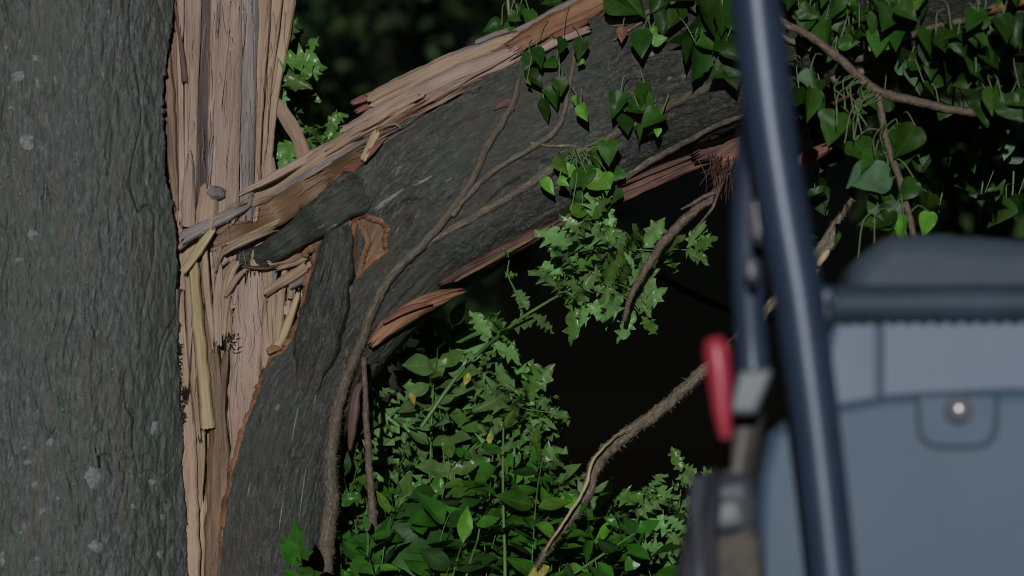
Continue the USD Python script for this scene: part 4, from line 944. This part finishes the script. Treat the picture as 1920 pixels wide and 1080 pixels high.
hv = Plant('hanging_ivy', 'ivy trailing in the dark below the limb at the right edge', 'ivy', W(1830, 220, .2))
for x0, x1, y1 in [(1790, 1760, 400), (1850, 1835, 420), (1900, 1890, 470), (1745, 1730, 350)]:
    vine_stem(hv, [(x0, 150), ((x0 + x1) / 2 + 5, (150 + y1) / 2), (x1, y1)], [5, 4, 3], x0, m='stem_green', base=.12, sink=0, sides=6, rough=.1)
for k in range(62):
    x = rng.uniform(1700, 1940); y = 215 + rng.rand() ** 1.3 * np.interp(x, [1700, 1800, 1940], [90, 150, 230])
    ivy_leaf(hv, x, y, rng.uniform(34, 66), rng, y=rng.uniform(-.1, .3), m=pick(rng, [('ivy', 3), ('ivy_dark', 6), ('ivy_back', .5)]))
for k in range(24):
    x = rng.uniform(1490, 1580); y = rng.uniform(190, 460) if k < 8 else rng.uniform(160, 260)
    ivy_leaf(hv, x, y, rng.uniform(36, 60), rng, y=rng.uniform(.1, .5), m=pick(rng, [('ivy', 2), ('ivy_dark', 5)]))
hv.done('stem_green')

# torn hanging twig with fibres, the cut vine, thin stems on the right of the tree foot
sp([(1398, 272), (1366, 292), (1350, 322), (1344, 352)], [44, 50, 26, 10], .008, 'wood_redbrown', 0, base=-.13, ends=(4, 26), cols=19, rough=.02)
sp([(1330, 296), (1356, 300), (1396, 288)], [10, 22, 34], .006, 'wood_red', 0, base=-.135, ends=(16, 4), cols=13, rough=.015)
tw = thing('hanging_twig', 'broken twig hanging from a tuft of torn fibres under the limb', 'twig', W(1345, 365, -.05))
P3, w_ = vine_stem(tw, [(1352, 330), (1332, 372), (1296, 400), (1248, 450), (1206, 512), (1182, 560), (1170, 602)], [10, 15, 18, 17, 15, 12, 8], 31, m='twig', base=-.17, sink=0, rough=.35)
vine_stem(tw, [(1340, 362), (1312, 374), (1276, 392)], [9, 8, 3], 32, m='twig', base=-.18, sink=0, name='side_twig', sides=8)
vine_stem(tw, [(1350, 350), (1338, 386), (1300, 430)], [6, 6, 2], 33, m='twig', base=-.18, sink=0, name='side_twig', sides=7)
fs = []
for k in range(60):
    x0, y0 = 1360 + rng.randn() * 20, 292 + rng.randn() * 8; L = rng.uniform(20, 90)
    p = smooth_path([W(x0, y0, -.12 + rng.randn() * .012), W(x0 * .6 + 1352 * .4 + rng.uniform(-8, 6), y0 + L * .5, -.16 + rng.randn() * .02), W(x0 * .5 + 1345 * .5 + rng.uniform(-26, 12), y0 + L, -.17 + rng.randn() * .03)], .01)
    fs.append(tube(p, np.linspace(.0013, .0004, len(p)), 4, caps=False))
a, b, c = merge(fs)
part(tw, 'torn_fibres', a, b, M['fibre'], uv=c, kind='stuff')

cv = thing('cut_vine', 'hairy vine stem leaning up across the dark gap behind the machine post', 'vine', W(1010, 1050, 0))
P3, w_ = vine_stem(cv, [(1006, 1064, -.34), (1030, 1022, -.33), (1066, 976, -.3), (1098, 930, -.27), (1118, 870, -.24), (1160, 826, -.2), (1230, 775, -.16), (1290, 722, -.12), (1335, 682, -.1), (1420, 600, -.05), (1500, 510), (1540, 462), (1580, 400), (1598, 374)], [6, 12, 20, 26, 25, 23, 22, 22, 22, 22, 22, 20, 16, 8], 41, base=.02, sink=0, rough=.5, m='vine')
rootlets(cv, P3, w_, 2200, .0075, 42, down=.8)
vine_stem(cv, [(1500, 545), (1530, 500), (1556, 458), (1570, 420)], [22, 20, 18, 8], 43, base=0.0, sink=0, rough=.5, name='fork')
vine_stem(cv, [(1020, 1030, -.35), (1062, 972, -.32), (1096, 915, -.28), (1112, 866, -.26), (1150, 822, -.22), (1172, 808, -.21)], [2, 4, 6, 6, 4, 2], 44, base=-.004, sink=0, m='wood_pale', name='peeled_strip')
sp([(1532, 500), (1542, 484), (1556, 466)], [8, 15, 8], .008, 'wood_pale', 0, base=-.02, ends=(4, 6), parent=cv, name='torn_end')
ts = thing('dangling_stem', 'thin brown stem dangling straight down beside the tree foot', 'stem', W(690, 700, .02))
vine_stem(ts, [(682, 670), (684, 740), (688, 820), (694, 900), (698, 970), (702, 1036)], [9, 11, 13, 14, 17, 19], 45, m='twig', base=-.02, sink=0)
sp([(678, 716), (666, 744), (660, 800), (656, 850)], [12, 22, 18, 6], .010, 'wood_redbrown', 0, base=.03, ends=(4, 10), name='bark_strip', parent=thing('bark_shred', 'red brown shred of bark caught in the bush beside the dangling stem', 'bark shred', W(660, 850, .03)))


# ------------------------------------------------------------------ bushes
def shoot(pl, pts, kind, Lpx, gap, mats, rng, stem=3.0, opposite=True, face=.5, first=0.25, up=.5, size_taper=.55, tag='leaf'):
    """A leafy shoot. pts: (px, py, depth) from the foot to the tip."""
    a = smooth_path([np.r_[W(x, y, d)] for x, y, d in pts], .012)
    w = np.linspace(stem, stem * .45, len(a)) * PX / 2
    pl.stems.append(tube(a, w, 6, caps=False))
    s = np.r_[0, np.cumsum(np.linalg.norm(np.diff(a, axis=0), axis=1))]
    t_, A, B = frames(a)
    pos = s[-1]; k = 0; rot = rng.uniform(0, 6.28)
    while pos > s[-1] * first:
        i = np.searchsorted(s, pos); i = min(i, len(a) - 1)
        rot += 1.57 if opposite else 2.4
        for side in ((0, math.pi) if opposite and k else (0,)):
            an = rot + side + rng.randn() * .25
            out = math.cos(an) * A[i] + math.sin(an) * B[i]
            d = nrm(out + t_[i] * (up if k else 1.6) + rng.randn(3) * .18)
            n = nrm(t_[i] * .8 + CAMDIR * face + np.array([0, 0, .5]) + rng.randn(3) * .3)
            sz = Lpx * rng.uniform(.75, 1.2) * (size_taper + (1 - size_taper) * min(1, k / 2.5))
            p = a[i] + out * w[i] + d * .004
            pl.leaf(leaf_at(kind, p, d, n, sz * PX, rng), pick(rng, mats), sz - 60 * max(0, p[1]), tag)
        pos -= gap * PX * rng.uniform(.8, 1.25); k += 1


HM = [('holly', 5), ('holly_under', 3), ('privet_dark', .6)]
rng = np.random.RandomState(21)
hb = Plant('holly_branch', 'long holly branch with pale spiny leaves reaching out into the dark below the limb', 'holly', W(870, 690, 0.15))
H2 = [('holly', 3), ('holly_under', 7)]
shoot(hb, [(790, 800, 0.15), (870, 690, 0.13), (960, 610, 0.00), (1020, 570, -0.03), (1090, 530, -0.05), (1150, 490, -0.07)], 'holly', 66, 66, H2, rng, stem=9, opposite=True, first=.3, face=1.3, tag='leaf')
for pts in [[(1050, 545, -0.04), (1080, 490, -0.07), (1085, 440, -0.09), (1090, 418, -0.10)], [(1080, 535, -0.05), (1130, 500, -0.07), (1180, 470, -0.09), (1230, 470, -0.10), (1300, 468, -0.11)], [(1090, 530, -0.05), (1140, 540, -0.07), (1180, 565, -0.10), (1200, 590, -0.11)],
            [(1060, 545, -0.05), (1105, 470, -0.08), (1120, 430, -0.09)], [(1040, 560, -0.03), (1060, 520, -0.07), (1050, 500, -0.08)], [(1100, 520, -0.05), (1140, 470, -0.07), (1150, 430, -0.08)], [(1060, 550, -0.05), (1090, 560, -0.08), (1100, 575, -0.10)], [(1100, 525, -0.05), (1150, 530, -0.08), (1190, 545, -0.10)]]:
    shoot(hb, pts, 'holly', 84, 31, H2, rng, stem=4, first=.14, size_taper=.7, face=1.8)
shoot(hb, [(980, 592, -0.01), (968, 550, -0.02), (952, 515, -0.03), (955, 488, -0.03)], 'holly', 44, 40, [('holly_under', 4), ('ivy_pale', 1)], rng, stem=5, first=.5)
droplets(hb, 30, 1)
hb.done('stem_green')

hl = Plant('holly_bush', 'holly bush with spiny glossy leaves growing behind the foot of the split tree', 'holly', W(820, 1090, .5))
POLY = [(645, 780), (690, 660), (730, 620), (800, 590), (860, 590), (905, 640), (960, 690), (1022, 760), (1010, 800), (1060, 850), (1080, 900), (1180, 1000), (1200, 1100), (620, 1100)]
n = 0
while n < 118:
    x, y = rng.uniform(620, 1180), rng.uniform(595, 1090)
    if not inside(np.array(x), np.array(y), POLY): continue
    n += 1; d = rng.uniform(.22, .6) if y < 860 else rng.uniform(.05, .45); L = rng.uniform(110, 210); lean = rng.uniform(-70, 90)
    shoot(hl, [(x - lean * .9, y + L + 160, d + .08), (x - lean * .5, y + L * .6, d + .05), (x - lean * .15, y + L * .22, d + .02), (x, y, d - .02)], 'holly' if rng.rand() < .7 else 'oval', 100 if y < 820 else 90, 46, (HM if y > 820 else [('holly', 4), ('holly_under', 6)]) if rng.rand() < .75 else [('privet', 3), ('holly_under', 2), ('ivy_pale', .6)], rng, stem=4, first=.36, face=1.5)
for pts in [[(860, 800, .3), (900, 770, .26), (960, 765, .22), (1020, 772, .2)], [(880, 740, .3), (920, 720, .26), (960, 730, .22), (1000, 750, .2)]]:
    shoot(hl, pts, 'holly', 118, 34, [('holly_under', 6), ('holly', 2)], rng, stem=5, first=.15)
for k in range(3, 7):
    x, y = [(856, 760), (845, 780), (925, 815), (800, 985), (770, 735), (880, 700), (918, 812)][k]
    hl.leaf(leaf_at('oval', W(x, y, .15), [rng.uniform(-.5, .5), -.3, -1], [0, -1, .2], 26 * PX, rng), 'yellow_leaf', 90)
droplets(hl, 60, 2)
hl.done('stem_green')

h2 = Plant('holly_bush', 'smaller holly sprays with narrow spines behind the machine, right of the leaning vine', 'holly', W(1240, 1100, .4))
for k in range(22):
    x, y = rng.uniform(1150, 1345), rng.uniform(880, 1060)
    if y < np.interp(x, [1150, 1220, 1345], [940, 900, 870]): y += 40
    d = rng.uniform(.2, .55); lean = rng.uniform(-60, 40)
    shoot(h2, [(x + lean, y + 190, d + .05), (x + lean * .6, y + 100, d + .03), (x, y, d)], 'holly', 88, 34, H2, rng, stem=4, first=.35, face=1.2)
shoot(h2, [(1110, 1010, .3), (1180, 975, .3), (1250, 990, .28), (1290, 1020, .26)], 'holly', 42, 40, H2, rng, stem=6, first=.1)
droplets(h2, 25, 3)
h2.done('stem_green')

pv = Plant('leafy_shrub', 'bright green oval leaved shrub with wet glossy leaves along the bottom', 'shrub', W(930, 1100, -.1))
PM = [('privet', 7), ('privet_dark', 1.6), ('ivy_pale', .7)]
rng = np.random.RandomState(33)
n = 0
while n < 40:
    x, y = rng.uniform(640, 1240), rng.uniform(820, 1090)
    if y < np.interp(x, [640, 760, 900, 1040, 1120, 1240], [960, 920, 830, 860, 960, 970]): continue
    n += 1; d = rng.uniform(-.25, .15); L = rng.uniform(90, 190); lean = rng.choice([-1, 1]) * rng.uniform(30, 120)
    shoot(pv, [(x - lean * .8, y + L + 120, d + .05), (x - lean * .4, y + L * .5, d + .03), (x, y, d)], 'oval', 80, 42, PM, rng, stem=3, first=.35, face=.8)
shoot(pv, [(946, 1180, -.18), (947, 1060, -.18), (944, 960, -.19), (943, 870, -.2), (944, 802, -.21)], 'oval', 78, 66, PM, rng, stem=8, first=.2, size_taper=.4)
shoot(pv, [(686, 1140, -.1), (684, 1080, -.12), (690, 1030, -.14), (690, 1000, -.15)], 'oval', 76, 40, [('privet', 3), ('ivy_pale', .5)], rng, stem=7, first=.35)
shoot(pv, [(1010, 1140, -.2), (1040, 1100, -.2), (1100, 1060, -.22), (1190, 1000, -.25)], 'oval', 86, 44, PM, rng, stem=7, first=.2)
shoot(pv, [(860, 1140, -.2), (880, 1060, -.2), (896, 1010, -.22), (900, 980, -.22)], 'oval', 76, 42, PM, rng, stem=6, first=.3)
for x, y, L, a in [(770, 1000, 150, 215), (760, 1050, 150, 170)]:
    a = math.radians(a)
    pv.leaf(leaf_at('ivy', W(x + 60, y - 30, -.05), [math.cos(a), -.2, -math.sin(a) * -.5], [.35, -1, .1], L * PX, rng), 'privet_dark', 150)
pv.leaf(leaf_at('oval', W(1030, 1062, -.28), [-.7, -.2, -.3], [0, -1, .3], 44 * PX, rng), 'yellow_leaf', 150)
droplets(pv, 80, 4, .0005, .001)
pv.done('stem_green')

sg = Plant('seedling', 'small green sprig standing in front of the tree foot', 'seedling', W(566, 1090, -.2))
for pts, L in [([(566, 1170, -.2), (566, 1090, -.2), (563, 1052, -.21), (558, 1010, -.23)], 70)]:
    a = smooth_path([W(*p) for p in pts], .01); sg.stems.append(tube(a, np.linspace(.003, .0015, len(a)), 6, caps=False))
for x, y, tx, ty, L in [(561, 1046, 553, 980, 66), (561, 1046, 533, 1012, 50), (563, 1060, 538, 1034, 54), (563, 1064, 578, 1075, 40), (561, 1044, 588, 1034, 30), (566, 1084, 604, 1074, 40), (566, 1092, 540, 1076, 44), (562, 1050, 556, 1050, 18)]:
    p0, p1 = W(x, y, -.22), W(tx, ty, -.235); sg.leaf(leaf_at('oval', p0, p1 - p0, [rng.uniform(-.4, .4), -1, .3], L * PX * 1.1, rng, droop=.1), 'privet', L)
sg.done('stem_green')

hc = Plant('holly_bush', 'holly leaves showing between the broken column and the limb', 'holly', W(560, 300, .3))
for pts in [[(470, 420, .34), (505, 260, .32), (525, 160, .3), (545, 80, .28)], [(500, 260, .32), (525, 180, .3), (565, 112, .27)], [(500, 220, .32), (530, 150, .28), (552, 120, .27)], [(480, 420, .36), (515, 320, .34), (540, 262, .3)], [(560, 420, .36), (590, 320, .34), (616, 236, .3)], [(490, 360, .34), (520, 306, .32), (548, 300, .3)]]:
    shoot(hc, pts, 'holly', 88, 34, [('holly', 6), ('holly_under', 3)], rng, stem=5, first=.3, face=1.4)
for x, y, a, L, d_ in [(522, 96, -60, 74, .12), (520, 112, 5, 96, .10), (520, 128, 35, 78, .12), (514, 150, 70, 66, .14), (512, 270, 40, 70, .16), (510, 288, -10, 74, .15), (520, 305, 20, 60, .14), (616, 262, -75, 60, .2), (622, 262, -20, 56, .2), (560, 300, -60, 50, .2)]:
    a = math.radians(a); hc.leaf(leaf_at('holly', W(x, y, d_), [math.cos(a), -.25, -math.sin(a)], [rng.uniform(-.4, .3), -1, rng.uniform(-.2, .5)], L * PX, rng), 'holly' if rng.rand() < .6 else 'holly_under', L)
hc.done('stem_green')

# ------------------------------------------------------------------ the tree's own crown above, and dark trees beyond
def cloud(center, radii, n, size, seed, hollow=.35):
    r = np.random.RandomState(seed)
    d = nrm(r.randn(n, 3)); rad = r.uniform(hollow, 1, n) ** .6
    clump = fbm(d * 2.2 + seed, 3, seed)
    rad = np.minimum(rad * (0.72 + .55 * clump), 1.04)
    c = np.asarray(center) + d * rad[:, None] * np.asarray(radii)
    a = nrm(r.randn(n, 3)); b = nrm(np.cross(a, r.randn(n, 3)))
    s = size * r.uniform(.6, 1.3, n)[:, None]
    v = np.stack([c - a * s, c + b * s * .42 - a * s * .1, c + a * s, c - b * s * .42 - a * s * .1], 1).reshape(-1, 3)
    q = np.arange(n * 4).reshape(n, 4)
    uv = np.tile(np.array([[0, 0], [.5, .3], [1, 0], [.5, -.3]]), (n, 1))
    return v, tri(q), uv


part(TREE, 'crown', *[x for x in cloud((.2, 2.3, 5.7), (6.5, 3.3, 2.7), 8000, .13, 3)][:2], M['far_leaf'], uv=cloud((.2, 2.3, 5.7), (6.5, 3.3, 2.7), 8000, .13, 3)[2], kind='stuff')
for k, (x1, y1, z1) in enumerate([(-3.2, 1.0, 7.6), (.6, 2.6, 8.2), (2.4, 1.6, 7.0)]):
    p = smooth_path([(-.85, .33, 6.2), ((x1 - .85) / 2, y1 * .6, 6.7), (x1, y1, z1)], .1); a, b, c = tube(p, np.linspace(.22, .05, len(p)), 10, rough=.2, seed=k)
    part(TREE, 'upper_limb', a, b, M['bark'], uv=c)
FT = [('dark_tree', 'dark leafy tree far behind the gap between column and limb', -1.0, 18.0, 5.2, (2.2, 1.5, 2.3), 11),
      ('dark_tree', 'dark tree deep in the night behind the machine', 2.6, 8.2, 3.9, (1.3, 1.5, 1.9), 12),
      ]
for name, label, x, y, zc, rad, sd in FT:
    t = thing(name, label, 'tree', (x, y, 0), group='dark trees in the background')
    p = smooth_path([(x, y, -.1), (x + .08, y, zc * .5), (x + .02, y, zc + rad[2] * .5)], .15); a, b, c = tube(p, np.linspace(.16, .05, len(p)), 10, rough=.2, seed=sd)
    part(t, 'trunk', a, b, M['far_bark'], uv=c)
    a, b, c = cloud((x, y, zc), rad, 4200, .12, sd)
    part(t, 'crown', a, b, M['far_leaf'], uv=c, kind='stuff')
fb = thing('far_branch', 'faint bare branch slanting through the darkness left of the post', 'branch', W(1230, 510, 2.0))
vine_stem(fb, [(1190, 500), (1240, 520), (1300, 552), (1370, 582), (1450, 600)], [12, 16, 18, 18, 16], 51, m='far_wet', base=2.0, sink=0, name='stem', sides=8, rough=.1)

# ------------------------------------------------------------------ the machine in the foreground
MY = -2.35
MS = (MY + 6) / FPX                      # metres to one picture step at the machine
MC = thing('machine', 'out of focus navy and grey digger with roll bar posts and a grey engine cover', 'digger', (W(1700, 900, MY)[0], MY + .5, 0))


def mtube(name, pts, wpx, m, sides=28, label=None):
    a = smooth_path([W(*p) for p in pts], .03); w = np.interp(np.linspace(0, 1, len(a)), np.linspace(0, 1, len(np.atleast_1d(wpx))), np.atleast_1d(wpx).astype(float)) * MS / 2
    v, f, uv = tube(a, w, sides)
    return part(MC, name, v, f, M[m], uv=uv, label=label)


def rounded(name, poly, y, thick, r, m, label=None, parent=None):
    """A slab with rounded edges: its front outline as seen in the photograph, at depth y, `thick` metres deep."""
    s = trimesh.creation.icosphere(2, r).vertices
    P = np.array([W(a, b, y) for a, b in poly]); c = P.mean(0)
    k = nrm(c - P) * r
    P = P + k + np.array([0, r, 0])
    pts = np.vstack([P[:, None] + s[None], (P + np.array([0, max(thick - 2 * r, 0), 0]))[:, None] + s[None]]).reshape(-1, 3)
    h = trimesh.convex.convex_hull(pts)
    if parent: return part(parent, name, h.vertices - BASES[MC], h.faces, M[m], smooth=35, label=label)
    return part(MC, name, h.vertices, h.faces, M[m], smooth=35, label=label)


mtube('post', [(1394, -260, -2.5), (1414, -30, -2.5), (1443, 220, -2.5), (1470, 400, -2.5), (1498, 560, -2.5), (1530, 800, -2.5), (1562, 1090, -2.5), (1600, 1500, -2.5)], [93, 93, 93, 92, 88, 86, 90], 'navy', label='near slanting navy post of the roll bar')
mtube('post', [(1430, -260, -2.3), (1430, 60, -2.32), (1416, 220, -2.36), (1402, 350, -2.38), (1401, 500, -2.4), (1412, 690, -2.42), (1416, 740, -2.42)], [54, 54, 58, 62], 'navy', label='far navy post standing behind the near one')
mtube('cross_bar', [(1500, 572, -2.36), (1700, 570, -2.36), (1960, 568, -2.36), (2300, 566, -2.36)], [72, 72], 'navy_matte')
mtube('collar', [(1520, 572, -2.36), (1546, 572, -2.36)], [86, 84], 'navy_matte')
bd = []
for k in range(26):
    s = trimesh.creation.icosphere(1, 1.0); c = W(1560 + k * 28.5, 600, -2.36); bd.append((s.vertices * np.array([13, 16, 11]) * MS + c, s.faces))
a, b, _ = merge(bd)
part(MC, 'ribbed_trim', a, b, M['rubber'])
rounded('gusset', [(1488, 520), (1560, 540), (1560, 606), (1530, 660), (1500, 650)], -2.47, .03, .006, 'navy')
for x, y in [(1520, 574), (1522, 642), (1560, 560)]:
    s = trimesh.creation.icosphere(2, 9 * MS); part(MC, 'bolt', s.vertices * np.array([1, .6, 1]) + W(x, y, -2.5), s.faces, M['navy'])
for x, y0, n in [(1417, 384, 10), (1408, 492, 5)]:
    rs = []
    for k in range(n):
        s = trimesh.creation.torus(11 * MS, 2.6 * MS, major_sections=20, minor_sections=8); rs.append((s.vertices + W(x + k * .4, y0 + k * 6.4, -2.475), s.faces))
    a, b, _ = merge(rs); part(MC, 'hose_coil', a, b, M['chrome'])
    mtube('hose', [(x - 2, y0 - 14, -2.475), (x + 3, y0 + n * 6.5 + 10, -2.475)], [16, 16], 'rubber', 12)
# seat back, panels, cover
rounded('seat_back', [(1584, 600), (1592, 520), (1630, 480), (1700, 462), (1790, 456), (1880, 464), (1980, 490), (2060, 560), (2060, 600)], -2.1, .16, .035, 'seat')
rounded('upper_panel', [(1552, 640), (1575, 596), (1648, 594), (1648, 780), (1546, 780)], -2.362, .3, .014, 'panel_upper')
rounded('upper_panel', [(1653, 594), (2100, 594), (2100, 780), (1653, 780)], -2.362, .3, .006, 'panel_upper')
rounded('panel_backing', [(1560, 620), (2080, 620), (2080, 800), (1560, 800)], -2.35, .2, .004, 'seam')
rounded('engine_cover', [(1424, 1500), (1420, 1000), (1424, 900), (1440, 826), (1480, 792), (1560, 768), (1650, 746), (1730, 735), (1810, 731), (1920, 733), (2040, 742), (2160, 764), (2240, 800), (2260, 900), (2260, 1500)], -2.38, .5, .018, 'panel', label='rounded grey engine cover with a lock')
rounded('cover_seal', [(1418, 1490), (1414, 1000), (1420, 900), (1438, 818), (1478, 782), (1560, 758), (1650, 736), (1730, 726), (1810, 722), (1920, 724), (2040, 733), (2160, 756), (2246, 794), (2266, 900), (2266, 1490)], -2.345, .03, .004, 'seam')
rounded('lock_recess', [(1717, 742), (1874, 742), (1874, 800), (1868, 822), (1854, 836), (1834, 842), (1756, 842), (1736, 836), (1722, 822), (1717, 800)], -2.3815, .02, .0035, 'seam')
rounded('lock_plate', [(1723, 742), (1868, 742), (1868, 799), (1862, 818), (1850, 831), (1832, 836), (1758, 836), (1740, 831), (1728, 818), (1723, 799)], -2.3835, .02, .0045, 'panel')
s = trimesh.creation.icosphere(4, 27 * MS)
part(MC, 'lock', s.vertices + W(1797, 768, -2.388), s.faces, M['chrome'], label='round chrome key lock catching the light')
rounded('side_seal', [(1414, 1480), (1412, 980), (1420, 980), (1422, 1480)], -2.34, .06, .003, 'edge_green')
# lever, bracket, shaft and the blurred linkage below
mtube('lever', [(1338, 634, -2.6), (1344, 656, -2.6), (1350, 710, -2.6), (1354, 770, -2.6), (1360, 822, -2.6)], [30, 48, 44, 34, 20], 'red', label='red hand lever grip')
rounded('bracket', [(1390, 694), (1446, 692), (1436, 730), (1414, 776), (1372, 774), (1378, 726)], -2.50, .05, .006, 'steel')
mtube('shaft', [(1404, 768, -2.4), (1388, 850, -2.4), (1372, 960, -2.4), (1368, 1100, -2.4)], [62, 62, 74, 80], 'shaft')
rounded('linkage', [(1322, 900), (1400, 888), (1424, 960), (1420, 1100), (1290, 1100), (1300, 970)], -2.44, .1, .02, 'hose')
rounded('linkage', [(1334, 940), (1392, 934), (1400, 982), (1330, 990)], -2.475, .05, .012, 'steel')
rounded('linkage', [(1352, 1004), (1420, 1000), (1424, 1130), (1340, 1130)], -2.48, .05, .01, 'mud')
mtube('hose', [(1312, 900, -2.45), (1304, 960, -2.47), (1316, 1030, -2.49), (1310, 1120, -2.5)], [34, 34], 'hose', 16)
mtube('hose', [(1336, 890, -2.47), (1338, 940, -2.5), (1330, 1000, -2.51), (1336, 1120, -2.5)], [28, 30], 'rubber', 16)
# what carries it, below the picture
cx = W(1840, 900, MY)[0]
bx = trimesh.creation.box([1.0, 1.2, .32]); part(MC, 'chassis', bx.vertices + [cx, MY + .75, .52], bx.faces, M['navy'], smooth=False)
for sx in (-.42, .42):
    pts = []
    for yy, zz, r in [(-.7, .22, .22), (.7, .22, .22), (0, .16, .16)]:
        an = np.linspace(0, 2 * np.pi, 24, endpoint=False)
        for xx in (-.14, .14): pts.append(np.stack([np.full(24, sx + xx + cx), MY + .75 + yy + r * np.cos(an), zz + r * np.sin(an)], 1))
    h = trimesh.convex.convex_hull(np.vstack(pts)); part(MC, 'track', h.vertices, h.faces, M['rubber'], smooth=35)
